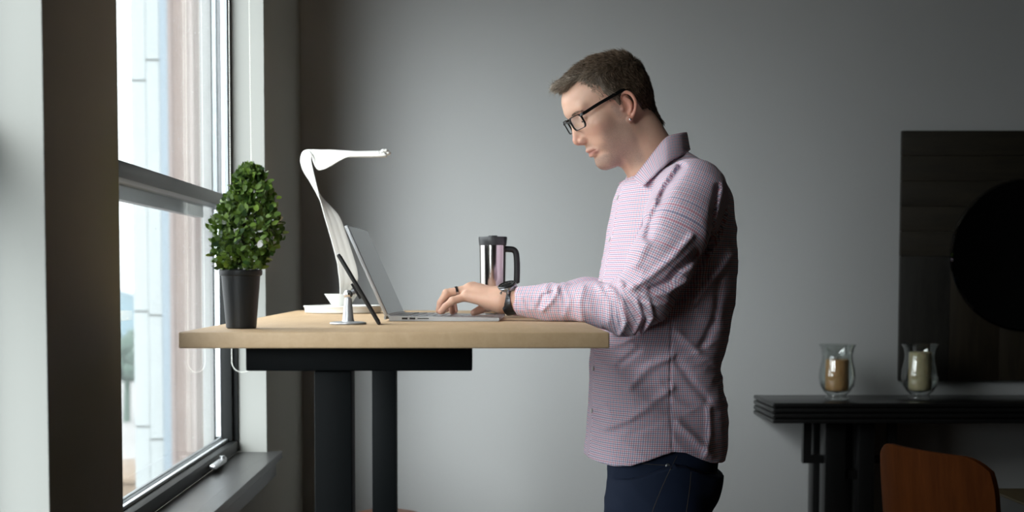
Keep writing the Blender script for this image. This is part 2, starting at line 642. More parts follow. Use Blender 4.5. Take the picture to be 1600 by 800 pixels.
M_ground = mat('wet_pale_concrete', (0.13, 0.13, 0.13, 1), 0.9, var=0.1, vscale=0.2)
structure(box('ground', -120, 60, -20, 220, -8.3, -8.0, M_ground))
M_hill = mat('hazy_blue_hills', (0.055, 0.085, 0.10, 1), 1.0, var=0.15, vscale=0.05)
bm = bmesh.new()
cols = 60
prev = None
for k in range(cols + 1):
    x = -75 + 70 * k / cols
    h = 1.2 + 3.2 * mnoise.noise(Vector((x * 0.07, 3.1, 0))) - 2.6
    ring = [bm.verts.new((x, 180 + d, -8.0 + (h + 8) * q)) for d, q in ((-14, 0), (-8, 0.45), (-3, 0.8), (0, 0.95), (4, 1.0), (10, 0.6), (14, 0))]
    if prev:
        for i in range(6):
            bm.faces.new((prev[i], ring[i], ring[i + 1], prev[i + 1]))
    prev = ring
structure(bm_obj('hills', bm, M_hill, smooth=True))
M_tree = mat('distant_foliage', (0.035, 0.055, 0.045, 1), 1.0, var=0.4, vscale=0.5)
for (px, py, Y, r, lab) in ((196, 520, 90, 1.7, 'leftmost of two hazy distant trees seen through the window'), (221, 518, 80, 0.8, 'smaller hazy distant tree right beside the stone column in the window')):
    c = P(px, py, Y)
    t = empty('distant_tree', (c.x, c.y, -8), lab, 'tree')
    bm = bmesh.new()
    for q in range(14):
        bmesh.ops.create_icosphere(bm, subdivisions=2, radius=r * random.uniform(0.3, 0.5),
                                   matrix=Matrix.Translation((random.uniform(-r, r) * 0.6, random.uniform(-r, r) * 0.6, c.z + 8 - random.uniform(0, r * 1.6))))
    for v in bm.verts:
        v.co += Vector(mnoise.noise_vector(v.co * 3)) * 0.2
    bm_obj('crown', bm, M_tree, t)
    tube('trunk', [(0, 0, 0), (0.1, 0, 3), (0, 0, c.z + 8 - r)], [0.25, 0.2, 0.12], M_tree, t)
c = P(208, 746, 12)
M_tan = mat('tan_parapet', (0.115, 0.085, 0.06, 1), 0.9, var=0.08, vscale=3)
pp = empty('terrace_parapet', (c.x - 0.5, 12, -8), 'tan coloured terrace block low down outside the window', 'parapet')
world_parent(box('wall', c.x - 1.6, c.x + 0.08, 12, 13.2, -8, c.z - 0.05, M_tan), pp)
world_parent(box('coping', c.x - 1.65, c.x + 0.10, 11.96, 13.24, c.z - 0.05, c.z, M_tan, None, 0.01), pp)

# ------------------------------------------------------------------ standing desk
M_oak = wood('light_oak_laminate', (0.49, 0.335, 0.19, 1), (0.58, 0.415, 0.25, 1), 'Y', 0.55, freq=10)
M_black = mat('black_powder_coat', (0.0035, 0.0045, 0.005, 1), 0.6, spec=0.08, bump=0.05, bscale=900)
M_steel_l = mat('wall_lit_leg_side', (0.05, 0.052, 0.05, 1), 0.22, spec=0.8)  # lighter leg side with reflected wall light put into its colour; unassigned
DZ = CAM_H - 0.0973                     # desk top height
DY0, DY1 = 2.51, 4.17
DX0, DX1 = -0.527, 0.2345
desk = empty('standing_desk', ((DX0 + DX1) / 2, (DY0 + DY1) / 2, 0), 'tall standing desk with light oak top and black metal column legs', 'desk')
TH = 0.0285
world_parent(box('tabletop', DX0, DX1, DY0, DY1, DZ - TH, DZ, M_oak, None, 0.0025, 3), desk)
for yc, nm in ((2.60, 0), (4.02, 1)):
    bx0, bx1 = (384 - VPX) / FPX * 2.575, (738 - VPX) / FPX * 2.575
    beam = world_parent(box('support_beam', bx0, bx1, yc - 0.03, yc + 0.03, DZ - TH - 0.044, DZ - TH - 0.0005, M_black, None, 0.003), desk)
    for xx in (bx0 + 0.03, bx1 - 0.03):
        bm = bmesh.new()
        add_lathe(bm, [(0, 0), (0.007, 0), (0.007, 0.003), (0.004, 0.005), (0, 0.005)], 12, Matrix.Translation((xx, yc, DZ - TH - 0.0435)) @ Matrix.Rotation(math.pi, 4, 'X'))
        o = bm_obj('bolt', bm, M_black)
        o.parent = beam
        o.matrix_parent_inverse = Matrix.Translation(desk.location).inverted()
    lx0, lx1 = (490.5 - VPX) / FPX * 2.585, (549 - VPX) / FPX * 2.585
    col = world_parent(box('column_leg', lx0, lx1, yc - 0.03 + 0.012, yc + 0.055, 0.42, DZ - TH - 0.045, M_black, None, 0.003), desk)
    world_parent(box('lower_column', lx0 - 0.004, lx1 + 0.004, yc - 0.02, yc + 0.06, 0.035, 0.42, M_black, None, 0.003), desk)
    world_parent(box('foot', lx0 + 0.035 - 0.33, lx0 + 0.035 + 0.33, yc - 0.03, yc + 0.07, 0.008, 0.035, M_black, None, 0.004), desk)
    for sx in (-0.3, 0.3):
        bm = bmesh.new()
        add_lathe(bm, [(0, 0), (0.015, 0), (0.015, 0.008), (0, 0.008)], 16, Matrix.Translation((lx0 + 0.035 + sx, yc + 0.02, 0)))
        world_parent(bm_obj('glide', bm, M_black), desk)
world_parent(box('crossbar', lx0 + 0.01, lx1 - 0.01, 2.66, 3.995, DZ - TH - 0.043, DZ - TH - 0.012, M_black, None, 0.002), desk)

# ------------------------------------------------------------------ things on the desk
M_white = mat('white_plastic', (0.66, 0.66, 0.63, 1), 0.35)
M_silver2 = mat('matte_silver', (0.50, 0.51, 0.53, 1), 0.38, metal=0.55)
M_dark_port = mat('dark_slot', (0.01, 0.01, 0.01, 1), 0.5)
M_key = mat('grey_key', (0.42, 0.43, 0.45, 1), 0.5)
M_screen = mat('black_screen_glass', (0.006, 0.006, 0.007, 1), 0.08, spec=0.12)
M_blackp = mat('black_plastic', (0.012, 0.012, 0.013, 1), 0.35)
M_blackm = mat('black_rubber', (0.014, 0.015, 0.016, 1), 0.55)

# --- potted topiary
pc = P(375, 513, 2.685)
PX, PY = pc.x, 2.70
plant = empty('potted_topiary', (PX, PY, DZ), 'small leafy green topiary in a tall black pot at the left corner of the desk', 'potted plant')
M_pot = mat('charcoal_pot', (0.016, 0.018, 0.020, 1), 0.45, bump=0.1, bscale=300)
k = 2.70 / FPX
rb, rt, hp = 23.5 * k, 31 * k, 92 * k
lathe('pot', [(0, 0.0005), (rb - 0.002, 0.0005), (rb, 0.002), (rt - 0.001, hp - 0.012), (rt + 0.002, hp - 0.011), (rt + 0.003, hp - 0.008), (rt + 0.003, hp - 0.002), (rt + 0.001, hp), (rt - 0.003, hp), (rt - 0.004, hp - 0.012), (0, hp - 0.014)], M_pot, plant)
lathe('soil', [(0, hp - 0.008), (rt - 0.0045, hp - 0.010), (rt - 0.0045, hp - 0.013), (0, hp - 0.0135)], mat('dark_soil', (0.02, 0.014, 0.01, 1), 1.0, bump=0.6, bscale=300), plant, autosmooth=None)
tube('stem', [(0, 0, hp - 0.012), (0.003, 0.002, hp + 0.05), (0.008, 0, hp + 0.16)], [0.004, 0.003, 0.0015], mat('twig_bark', (0.06, 0.04, 0.02, 1), 0.9), plant)
N = NT('glossy_leaf')
at = N.n('ShaderNodeAttribute', attribute_name='leaf_tone')
rp = N.n('ShaderNodeValToRGB')
for pos, c in ((0.0, (0.020, 0.070, 0.014, 1)), (0.55, (0.075, 0.20, 0.028, 1)), (1.0, (0.30, 0.47, 0.07, 1))):
    e = rp.color_ramp.elements[0] if pos == 0 else (rp.color_ramp.elements[1] if pos == 1.0 else rp.color_ramp.elements.new(pos))
    e.position = pos
    e.color = c
N.l(at.outputs['Fac'], rp.inputs[0])
N.l(rp.outputs[0], N.b.inputs['Base Color'])
N.b.inputs['Roughness'].default_value = 0.5
N.b.inputs['Subsurface Weight'].default_value = 0.0
N.b.inputs['Transmission Weight'].default_value = 0.0
prof = [(-0.05, 30), (0.0, 37), (0.12, 45), (0.28, 52), (0.45, 49), (0.60, 39), (0.75, 30), (0.88, 19), (0.97, 9), (1.0, 3)]
HT = 160 * k
verts, faces, tones = [], [], []


def crown_r(t):
    for (a, ra), (b, rb2) in zip(prof[:-1], prof[1:]):
        if a <= t <= b:
            return (ra + (rb2 - ra) * (t - a) / (b - a)) * k
    return 0.002


def add_leaf(c, d, upv, ln, wd, tone):
    d = d.normalized()
    side = d.cross(upv).normalized()
    nrm = side.cross(d)
    base = len(verts)
    rows = [(0.0, 0.12, 0), (0.25, 0.8, 0.10), (0.55, 1.0, 0.14), (0.82, 0.7, 0.08), (1.0, 0.12, -0.02)]
    for t, w, cup in rows:
        q = c + d * (t * ln) + nrm * (-0.25 * ln * t * t)
        for s in (-1, 0, 1):
            p = q + side * (s * w * wd / 2) + nrm * (cup * wd * (0.7 if s else 0))
            verts.append(tuple(p))
            tones.append(tone)
    for r in range(4):
        for s in (0, 1):
            a = base + r * 3 + s
            faces.append((a, a + 1, a + 4, a + 3))


for i in range(2100):
    t = random.random() ** 0.95 - 0.03
    a = random.uniform(0, 2 * math.pi)
    lump = 1 + 0.30 * mnoise.noise(Vector((math.cos(a) * 1.5, math.sin(a) * 1.5, t * 6)))
    rr = crown_r(t) * random.uniform(0.45, 1.06) * lump
    c = Vector((rr * math.cos(a) + 14 * k * t + 4 * k, rr * math.sin(a), max(hp + 0.001, hp + 0.003 + HT * t)))
    out = Vector((math.cos(a), math.sin(a), 0))
    d = out * random.uniform(0.3, 1) + Vector((random.gauss(0, .45), random.gauss(0, .45), random.uniform(0.1, 1.3)))
    up = out * 0.8 + Vector((random.gauss(0, .4), random.gauss(0, .4), 0.6))
    outer = rr / max(crown_r(t), 1e-4)
    tone = min(1, max(0, random.gauss(0.36, 0.2) + (0.45 if random.random() < 0.16 else 0)))
    add_leaf(c, d, up, random.uniform(0.010, 0.0165), random.uniform(0.008, 0.0115), tone)
me = bpy.data.meshes.new('foliage')
me.from_pydata(verts, [], faces)
at_ = me.attributes.new('leaf_tone', 'FLOAT', 'POINT')
at_.data.foreach_set('value', tones)
me.polygons.foreach_set('use_smooth', [True] * len(faces))
link('foliage', me, N.m, plant)
verts2, faces2 = [], []
bm = bmesh.new()
for i in range(60):                       # twigs carrying the leaves
    t = random.uniform(0.02, 0.9)
    a = random.uniform(0, 6.28)
    r = crown_r(t) * 0.8
    add_tube(bm, [(0.004 + 14 * k * t, 0, hp + 0.0 + HT * t * 0.8), (0.004 + 14 * k * t + r * math.cos(a) * 0.6, r * math.sin(a) * 0.6, hp + HT * t * 0.9 + 0.004), (14 * k * t + r * math.cos(a), r * math.sin(a), hp + HT * t + 0.006)], [0.0012, 0.001, 0.0006], 5)
bm_obj('twigs', bm, mat('green_twig', (0.03, 0.04, 0.015, 1), 0.9), plant)

# --- white ribbon lamp
LY = 3.86
lb = P(536, 488, LY)
lamp = empty('desk_lamp', (lb.x, LY, DZ), 'white twisted ribbon desk lamp on a round white base behind the laptop', 'lamp')
kl = LY / FPX


def lz(zx, zy, dy=0.0):
    return P(zx / 2.665 + 460, zy / 2.667 + 220, LY + dy)


bm = bmesh.new()
prof_b = [(0, 0.0005), (0.100, 0.0005), (0.103, 0.003), (0.104, 0.014), (0.107, 0.018), (0.106, 0.0205), (0.100, 0.021), (0.098, 0.018), (0, 0.018)]
add_lathe(bm, prof_b, 64, Matrix.Translation((0, 0, 0)))
bm_obj('base', bm, M_white, lamp, autosmooth=40)
dishc = lz(195, 680)
dx = dishc.x - lb.x
lathe('dish', [(0, 0.0185), (0.022, 0.0185), (0.026, 0.022), (0.0445, 0.050), (0.0455, 0.052), (0.043, 0.052), (0.036, 0.042), (0.012, 0.034), (0, 0.034)], M_white, lamp, M=Matrix.Translation((dx, 0, 0)))
st = [((190, 650), (232, 650), -.010, .010), ((190, 625), (234, 622), -.012, .012), ((187, 580), (262, 582), -.014, .014), ((182, 540), (262, 545), -.014, .014), ((176, 500), (252, 505), -.012, .016),
      ((150, 400), (225, 420), -.012, .018), ((126, 318), (190, 322), -.016, .020), ((112, 265), (152, 275), -.020, .022), ((101, 228), (117, 240), -.024, .022),
      ((96, 205), (92, 206), -.026, .020), ((88, 170), (62, 165), -.024, .018), ((77, 122), (37, 125), -.020, .014), ((70, 85), (25, 82), -.014, .010),
      ((72, 62), (33, 50), -.010, .010), ((78, 72), (48, 38), -.012, .012), ((84, 100), (66, 37), -.016, .014), ((100, 121), (84, 37), -.018, .016), ((124, 118), (112, 38), -.018, .018), ((152, 104), (150, 38), -.020, .020),
      ((188, 82), (188, 40), -.022, .020), ((222, 67), (222, 42), -.024, .020), ((262, 64), (262, 45), -.025, .020), ((305, 64), (302, 44), -.026, .020), ((345, 64), (345, 43), -.026, .020), ((376, 62), (376, 42), -.024, .018)]
A = smooth_path([lz(a[0], a[1], da) for a, b, da, db in st], 5)
B = smooth_path([lz(b[0], b[1], db) for a, b, da, db in st], 5)
bm = bmesh.new()
W = 8
n = len(A)
cent = [(a + b) / 2 for a, b in zip(A, B)]
grid = []
for i in range(n):
    t = (cent[min(i + 1, n - 1)] - cent[max(i - 1, 0)]).normalized()
    w = (B[i] - A[i])
    nr = t.cross(w).normalized() if w.length > 1e-5 else Vector((0, 1, 0))
    row = []
    for s in (1, -1):
        for j in range(W + 1):
            u = j / W
            bul = 0.0035 * math.sin(math.pi * u) ** 2 - 0.0022 * math.exp(-((u - 0.5) / 0.08) ** 2)
            th = 0.0032 * (0.35 + 0.65 * math.sin(math.pi * u) ** 0.5)
            row.append(bm.verts.new(A[i] + w * u + nr * (bul + s * th) - lamp.location))
    grid.append(row)
R = list(range(0, W + 1)) + list(range(2 * W + 1, W, -1))
for i in range(n - 1):
    for q in range(len(R)):
        a, b = R[q], R[(q + 1) % len(R)]
        bm.faces.new((grid[i][a], grid[i][b], grid[i + 1][b], grid[i + 1][a]))
bm.faces.new([grid[0][q] for q in R])
bm.faces.new([grid[-1][q] for q in reversed(R)])
bm_obj('ribbon_arm', bm, M_white, lamp, autosmooth=50)
bm = bmesh.new()
h0, h1 = lz(222, 56), lz(378, 56)
add_box(bm, h0.x - lb.x, h1.x - lb.x + 0.004, -0.024, 0.020, h0.z - DZ - 0.0075, h0.z - DZ - 0.001, 0.003)
bm_obj('light_strip', bm, mat('frosted_diffuser', (0.7, 0.7, 0.66, 1), 0.5), lamp, autosmooth=40)
bm = bmesh.new()
for q in range(5):
    c = lz(352 + q * 10, 52 - (8 if q in (2, 3) else 0))
    bmesh.ops.create_uvsphere(bm, u_segments=16, v_segments=10, radius=0.007 if q in (2, 3) else 0.006, matrix=Matrix.Translation((c.x - lb.x, 0, c.z - DZ)) @ Matrix.Diagonal((1.2, 3.0, 0.9, 1)))
for f in bm.faces:
    f.smooth = True
bm_obj('touch_switch', bm, M_white, lamp)

# --- tablet on a little stand
TY = 2.925
tb = P(544, 506, TY)
ts = empty('tablet_stand', (tb.x, TY, DZ), 'small silver stand with a round foot holding the black tablet', 'tablet stand')
lathe('foot', [(0, 0.0005), (0.0365, 0.0005), (0.038, 0.002), (0.037, 0.0045), (0.030, 0.006), (0.016, 0.0065), (0, 0.0065)], M_silver2, ts)
lathe('post', [(0.0130, 0.006), (0.0118, 0.010), (0.0075, 0.053), (0.0065, 0.055), (0, 0.0555)], M_silver2, ts, seg=32)
bj = P(545.5, 455, TY) - ts.location
bm = bmesh.new()
bmesh.ops.create_uvsphere(bm, u_segments=24, v_segments=16, radius=0.0095, matrix=Matrix.Translation((bj.x - 0.002, 0, 0.062)))
for f in bm.faces:
    f.smooth = True
bm_obj('ball_joint', bm, mat('polished_metal', (0.8, 0.8, 0.82, 1), 0.12, metal=1.0), ts)
t0 = P(521.5 + 8, 396, TY - 0.02)
t1 = P(594, 505, TY - 0.02)
ax = (t0 - t1).normalized()
tx = Vector((-0.085, 1, 0)).normalized()
ax = (ax - tx * ax.dot(tx)).normalized()
nn = tx.cross(ax).normalized()           # faces right and up
if nn.x < 0:
    nn = -nn
L = (t0 - t1).length
mid = (t0 + t1) / 2
tabl = empty('tablet', (t1.x, TY, DZ), 'small black tablet tilted back on the silver stand', 'tablet')
Mt = basis(Vector((mid.x, TY + 0.01, mid.z)) - tabl.location - nn * 0.004, tx, ax, nn)
bm = bmesh.new()
add_box(bm, -0.048, 0.048, -L / 2, L / 2, -0.0045, 0.0035, 0.003, 3, Mt)
bm_obj('body', bm, M_blackm, tabl, autosmooth=40)
bm = bmesh.new()
add_box(bm, -0.044, 0.044, -L / 2 + 0.006, L / 2 - 0.006, 0.0034, 0.0042, 0.0, 1, Mt)
bm_obj('screen', bm, M_screen, tabl)
bm = bmesh.new()
add_box(bm, -0.047, 0.047, L / 2 - 0.0005, L / 2 + 0.0015, -0.004, 0.003, 0.0006, 1, Mt)
bm_obj('edge', bm, M_silver2, tabl)
bc = Vector((mid.x, TY + 0.01, mid.z)) - nn * 0.0108 - ts.location
bm = bmesh.new()
add_box(bm, -0.016, 0.016, -0.018, 0.018, -0.003, 0.0018, 0.001, 2, basis(bc, tx, ax, nn))
bm_obj('clamp_plate', bm, M_blackp, ts)
tube('clamp_neck', [(bj.x - 0.002, 0, 0.062), bc - nn * 0.001], 0.005, M_silver2, ts)

# --- laptop
LAP_Y0, LAP_W, LAP_D = 3.13, 0.335, 0.250
lc = P(602.5, 502, LAP_Y0)
th = math.radians(3.0)
lap = empty('laptop', (lc.x, LAP_Y0, DZ), 'open silver laptop on the desk under the hands of the man', 'laptop', rz=-th)
# local frame: x towards the front edge, y away from the camera
bm = bmesh.new()
add_prism(bm, [(0.008, 0.0015), (0.010, 0.0008), (LAP_D - 0.002, 0.0008), (LAP_D, 0.002), (LAP_D, 0.0068), (LAP_D - 0.0015, 0.0078), (0.010, 0.0120), (0.008, 0.0110)], 0.0, LAP_W)
bm_obj('base', bm, M_silver2, lap, autosmooth=30)
slope = (0.0120 - 0.0078) / (LAP_D - 0.012)


def deckz(x):
    return 0.0120 - slope * (x - 0.010)


bm = bmesh.new()
for q in range(9):
    a = 2.2 - q * 0.42
    c = (0.0035 + 0.0055 * math.cos(a + 1.2), 0.0075 + 0.006 * math.sin(a + 1.2))
    add_tube(bm, [(c[0], 0.001, c[1]), (c[0], LAP_W - 0.001, c[1])], 0.0022, 8)
bm_obj('hinge', bm, M_silver2, lap, autosmooth=40)
tilt = P(541.5, 352, LAP_Y0) - lc
sl = math.hypot(tilt.x + 0.004, tilt.z - 0.012)
sax = Vector((-(abs(tilt.x) + 0.004) / sl, 0, (tilt.z - 0.012) / sl))
snn = Vector((sax.z, 0, -sax.x))
Ms = basis(Vector((0.002, LAP_W / 2, 0.012)), Vector((0, 1, 0)), sax, snn)
bm = bmesh.new()
add_box(bm, -LAP_W / 2, LAP_W / 2, 0.0, sl, -0.0040, 0.0035, 0.0015, 2, Ms)
lid = bm_obj('lid', bm, M_silver2, lap, autosmooth=40)
bm = bmesh.new()
add_box(bm, -LAP_W / 2 + 0.003, LAP_W / 2 - 0.003, 0.003, sl - 0.003, 0.00352, 0.0041, 0, 1, Ms)
bm_obj('screen', bm, M_screen, lid)
# keys
bm = bmesh.new()
add_box(bm, -0.0078, 0.0078, -0.0078, 0.0078, 0.0, 0.0014, 0.0006, 2)
k0 = bm_obj('key', bm, M_key, lap, autosmooth=40)
first = True
Mkx = Matrix.Rotation(math.atan(slope), 4, 'Y')
for r in range(6):
    nk = [14, 14, 14, 13, 12, 8][r]
    pitch = 0.0188
    x = 0.040 + r * 0.0182
    tot = 14 * pitch
    wk = tot / nk
    for c in range(nk):
        if first:
            o = k0
            first = False
        else:
            o = k0.copy()
            COL.objects.link(o)
        sp = 1.0
        if r == 5 and c == 4:
            sp = 1.0
        o.location = (x, LAP_W / 2 - tot / 2 + wk * (c + 0.5), deckz(x) + 0.0001)
        o.rotation_euler = (0, math.atan(slope), 0)
        o.scale = (0.7 if r == 0 else 1.0, (wk - 0.0024) / 0.0156, 1)
bm = bmesh.new()
x = 0.195
add_box(bm, -0.038, 0.038, -0.058, 0.058, 0.0, 0.0005, 0.0, 1)
o = bm_obj('trackpad', bm, mat('silver_trackpad', (0.48, 0.49, 0.5, 1), 0.25, metal=0.5), lap)
o.location = (x, LAP_W / 2, deckz(x))
o.rotation_euler = (0, math.atan(slope), 0)
for (xa, xb, za, zb) in ((0.036, 0.0485, 0.0045, 0.0085), (0.053, 0.0655, 0.0045, 0.0085), (0.0705, 0.0955, 0.0055, 0.0072)):
    box('port', xa, xb, -0.0003, 0.001, za, zb, M_dark_port, lap)

# --- travel mug
MY = 3.545
mc = P(770, 494, MY)
mug = empty('travel_mug', (mc.x, MY, DZ), 'stainless steel travel mug with black lid and handle behind the hand', 'mug')
km = MY / FPX
N = NT('brushed_steel_mug')
N.b.inputs['Base Color'].default_value = (0.62, 0.58, 0.56, 1)
N.b.inputs['Metallic'].default_value = 1.0
N.b.inputs['Roughness'].default_value = 0.16
N.b.inputs['Anisotropic'].default_value = 0.3
ztop = P(770, 370, MY).z - DZ
rt_, rb_ = 21.2 * km, 19.0 * km
zl = ztop - 13 * km
lathe('cup', [(0, 0.008), (rb_, 0.008), (rb_ + 0.0005, 0.010), (rt_ - 0.0008, zl), (0, zl)], N.m, mug, seg=64)
lathe('base_ring', [(0, 0.0005), (rb_ - 0.002, 0.0005), (rb_ - 0.0002, 0.002), (rb_ + 0.0002, 0.0085), (0, 0.0085)], M_blackm, mug)
lathe('lid', [(rt_ - 0.004, zl - 0.001), (rt_ - 0.0003, zl - 0.0005), (rt_ + 0.0008, zl + 0.006), (rt_ + 0.0018, ztop - 0.002), (rt_ + 0.0008, ztop), (rt_ - 0.003, ztop - 0.0005), (0.012, ztop - 0.002), (0.011, ztop + 0.003), (0.0, ztop + 0.0035)], mat('dark_grey_lid', (0.045, 0.047, 0.05, 1), 0.4), mug)


def mz(zx, zy):
    q = P(zx / 5.0 + 730, zy / 5.0 + 350, MY)
    return Vector((q.x - mc.x, 0, q.z - DZ))


hp_ = smooth_path([mz(288, 196), mz(330, 197), mz(362, 203), mz(381, 228), mz(388, 290), mz(389, 380), mz(387, 440), mz(385, 466)], 6)
nh = len(hp_)
tube('handle', hp_, [25 / 5 * km * (0.95 if i < nh - 3 else 0.7 - 0.15 * (i - nh + 3)) for i in range(nh)], M_blackm, mug, seg=16, ry=[0.008 * (1 if i < nh - 3 else 0.7) for i in range(nh)])

# ------------------------------------------------------------------ console table and what stands on it
M_ebony = mat('black_lacquer', (0.008, 0.008, 0.008, 1), 0.28, spec=0.5)
CZ = 0.735
CX0, CX1, CYF = 1.024, 2.78, 4.90
con = empty('console_table', (1.9, 5.07, 0), 'long black console table with grooved edge against the back wall', 'console table')
bm = bmesh.new()
for q in range(4):
    zt = CZ - q * 0.0187
    ins = q * 0.0
    add_box(bm, CX0 + ins, CX1 - ins, CYF, BACK_Y - 0.004, zt - 0.0145, zt, 0.004, 3)
    if q < 3:
        add_box(bm, CX0 + 0.010, CX1 - 0.010, CYF + 0.010, BACK_Y - 0.006, zt - 0.020, zt - 0.013)
world_parent(bm_obj('tabletop', bm, M_ebony, autosmooth=40), con)
zb = CZ - 0.0561 - 0.0145 - 0.0005


def cx(px, Y=4.97):
    return (px - VPX) / FPX * Y


for xc in (cx(1331), CX1 - (cx(1331) - CX0)):
    for s in (-1, 1):
        w_ = 0.036 if s < 0 else 0.029
        c = xc + s * 0.05 - (0.006 if s < 0 else -0.004)
        post = world_parent(box('post', c - w_, c + w_, 4.95, 5.03, 0.03, zb, M_ebony, None, 0.004), con)
        post2 = world_parent(box('post', c - w_, c + w_, 5.13, 5.20, 0.03, zb, M_ebony, None, 0.004), con)
        e = xc + s * 0.150
        bm = bmesh.new()
        zbr = P(1270, 724, 4.97).z
        add_box(bm, e - 0.014, e + 0.014, 4.97, 5.0, zbr, zb)
        a, b = sorted((e + 0.0139 * -s, c + s * (w_ + 0.0005)))
        add_box(bm, a, b, 4.97, 5.0, zbr, zbr + 0.028)
        world_parent(bm_obj('bracket', bm, M_ebony), con)
    world_parent(box('stretcher', xc - 0.018, xc + 0.022, 4.965, 5.015, P(1331, 748, 4.97).z, P(1331, 735, 4.97).z, M_ebony), con)
    world_parent(box('foot', xc - 0.12, xc + 0.12, 4.93, 5.22, 0.0, 0.03, M_ebony, None, 0.004), con)

M_clear = glass_thin('clear_vase_glass', (0.95, 0.97, 0.96, 1), 2.4)


def hurricane(px, py, candle_h, candle_r, ccol, lab_v, lab_c, Y):
    c = P(px, py, Y)
    v = empty('candle_vase', (c.x, Y, CZ), lab_v, 'candle holder', 'glass candle vases')
    outer = [(0, 0.0005), (0.040, 0.0005), (0.042, 0.003), (0.041, 0.007), (0.034, 0.012), (0.033, 0.016), (0.046, 0.028), (0.060, 0.050), (0.0655, 0.075), (0.063, 0.105), (0.056, 0.135), (0.0535, 0.155), (0.057, 0.178), (0.066, 0.196)]
    inner = [(0.0645, 0.196), (0.0552, 0.178), (0.0517, 0.155), (0.0542, 0.135), (0.061, 0.105), (0.0632, 0.075), (0.0578, 0.051), (0.044, 0.031), (0.0, 0.022)]
    lathe('glass_bowl', outer + inner, M_clear, v, seg=64, autosmooth=60)
    cd = empty('pillar_candle', (c.x, Y, CZ + 0.0), lab_c, 'candle', 'pillar candles')
    N = NT('candle_wax')
    N.b.inputs['Base Color'].default_value = ccol
    N.b.inputs['Roughness'].default_value = 0.45
    N.b.inputs['Subsurface Weight'].default_value = 0.25
    N.b.inputs['Subsurface Radius'].default_value = (0.02, 0.012, 0.006)
    vv = N.obj_vec()
    N.bump(N.noise(45, 3, 0.5, vv), 0.5, 0.008)
    pr = [(0, 0.0315)] + [(candle_r, 0.0315), (candle_r + 0.0004, 0.034), (candle_r, candle_h - 0.003), (candle_r - 0.003, candle_h), (candle_r * 0.6, candle_h - 0.002), (0, candle_h - 0.004)]
    lathe('wax', pr, N.m, cd)
    tube('wick', [(0, 0, candle_h - 0.005), (0.001, 0, candle_h + 0.003), (0.003, 0, candle_h + 0.008)], 0.001, M_blackp, cd)


hurricane(1307.5, 623, 0.142, 0.0405, (0.70, 0.40, 0.18, 1), 'clear glass hurricane vase holding the orange candle on the console', 'orange tan pillar candle inside the left glass vase on the console', 5.06)
hurricane(1437, 621, 0.168, 0.0395, (0.80, 0.67, 0.42, 1), 'clear glass hurricane vase holding the cream candle in front of the dark wall panel', 'taller cream pillar candle inside the right glass vase on the console', 5.08)

# wall panel with a round mirror
q0, q1 = P(1410, 204, BACK_Y - 0.02), P(1410, 595, BACK_Y - 0.02)
px0, pz1, pz0 = q0.x, q0.z, q1.z
sz = pz1 - pz0
pan = empty('mirror_panel', (px0 + sz / 2, BACK_Y - 0.001, pz0), 'square dark wooden wall panel with a round black mirror above the console', 'wall mirror')
M_plk = [wood('dark_plank_' + n_, d_, l_, ax_, 0.5, freq=12) for n_, d_, l_, ax_ in (('brown', (0.012, 0.010, 0.006, 1), (0.032, 0.025, 0.015, 1), 'X'), ('grey', (0.016, 0.015, 0.013, 1), (0.038, 0.035, 0.030, 1), 'Z'), ('umber', (0.012, 0.009, 0.005, 1), (0.034, 0.025, 0.014, 1), 'Z'))]
nb = 9
zs = pz1 - sz * 0.5
for q in range(5):                                   # horizontal boards above, upright boards below
    a, b = zs + (pz1 - zs) * q / 5, zs + (pz1 - zs) * (q + 1) / 5
    world_parent(box('board', px0, px0 + sz, BACK_Y - 0.024, BACK_Y - 0.001, a + 0.0006, b - 0.0006, M_plk[0], None, 0.001), pan)
for q in range(5):
    a, b = px0 + sz * q / 5, px0 + sz * (q + 1) / 5
    world_parent(box('board', a + 0.0006, b - 0.0006, BACK_Y - 0.024, BACK_Y - 0.001, pz0, zs - 0.0006, M_plk[1 if q in (0, 3) else 2], None, 0.001), pan)
mcx, mcz = px0 + sz / 2, (pz0 + pz1) / 2 + 0.004
bm = bmesh.new()
add_lathe(bm, [(0, 0), (0.279, 0), (0.279, 0.010), (0.272, 0.014), (0, 0.014)], 96, Matrix.Translation((mcx, BACK_Y - 0.0245, mcz)) @ Matrix.Rotation(math.pi / 2, 4, 'X'))
world_parent(bm_obj('round_mirror', bm, mat('smoked_mirror', (0.10, 0.105, 0.11, 1), 0.04, metal=1.0), autosmooth=25), pan)

# ------------------------------------------------------------------ dining chair and table at the right
M_ply = wood('chestnut_plywood', (0.032, 0.008, 0.0012, 1), (0.066, 0.018, 0.0032, 1), 'Z', 0.55, coat=0.0, spec=0.03, freq=8)
M_ply_e = wood('plywood_edge', (0.16, 0.06, 0.025, 1), (0.28, 0.11, 0.05, 1), 'Z', 0.4)
ca = Vector(((1366 - VPX) / FPX * 2.87, 2.87, 0))
cb = Vector(((1546 - VPX) / FPX * 2.56, 2.56, 0))
cw = (cb - ca).length
cu = (cb - ca).normalized()                 # along the backrest, towards the camera
cn = Vector((-cu.y, cu.x, 0))               # the way the sitter faces
if cn.x < 0:
    cn = -cn
cc = (ca + cb) / 2
ch = empty('dining_chair', (cc.x, cc.y, 0), 'chestnut brown plywood dining chair in the bottom right foreground', 'chair')
ztop = P(1366, 688, 2.87).z


def cloc(u, f, z):
    return cu * u + cn * f + Vector((0, 0, z))


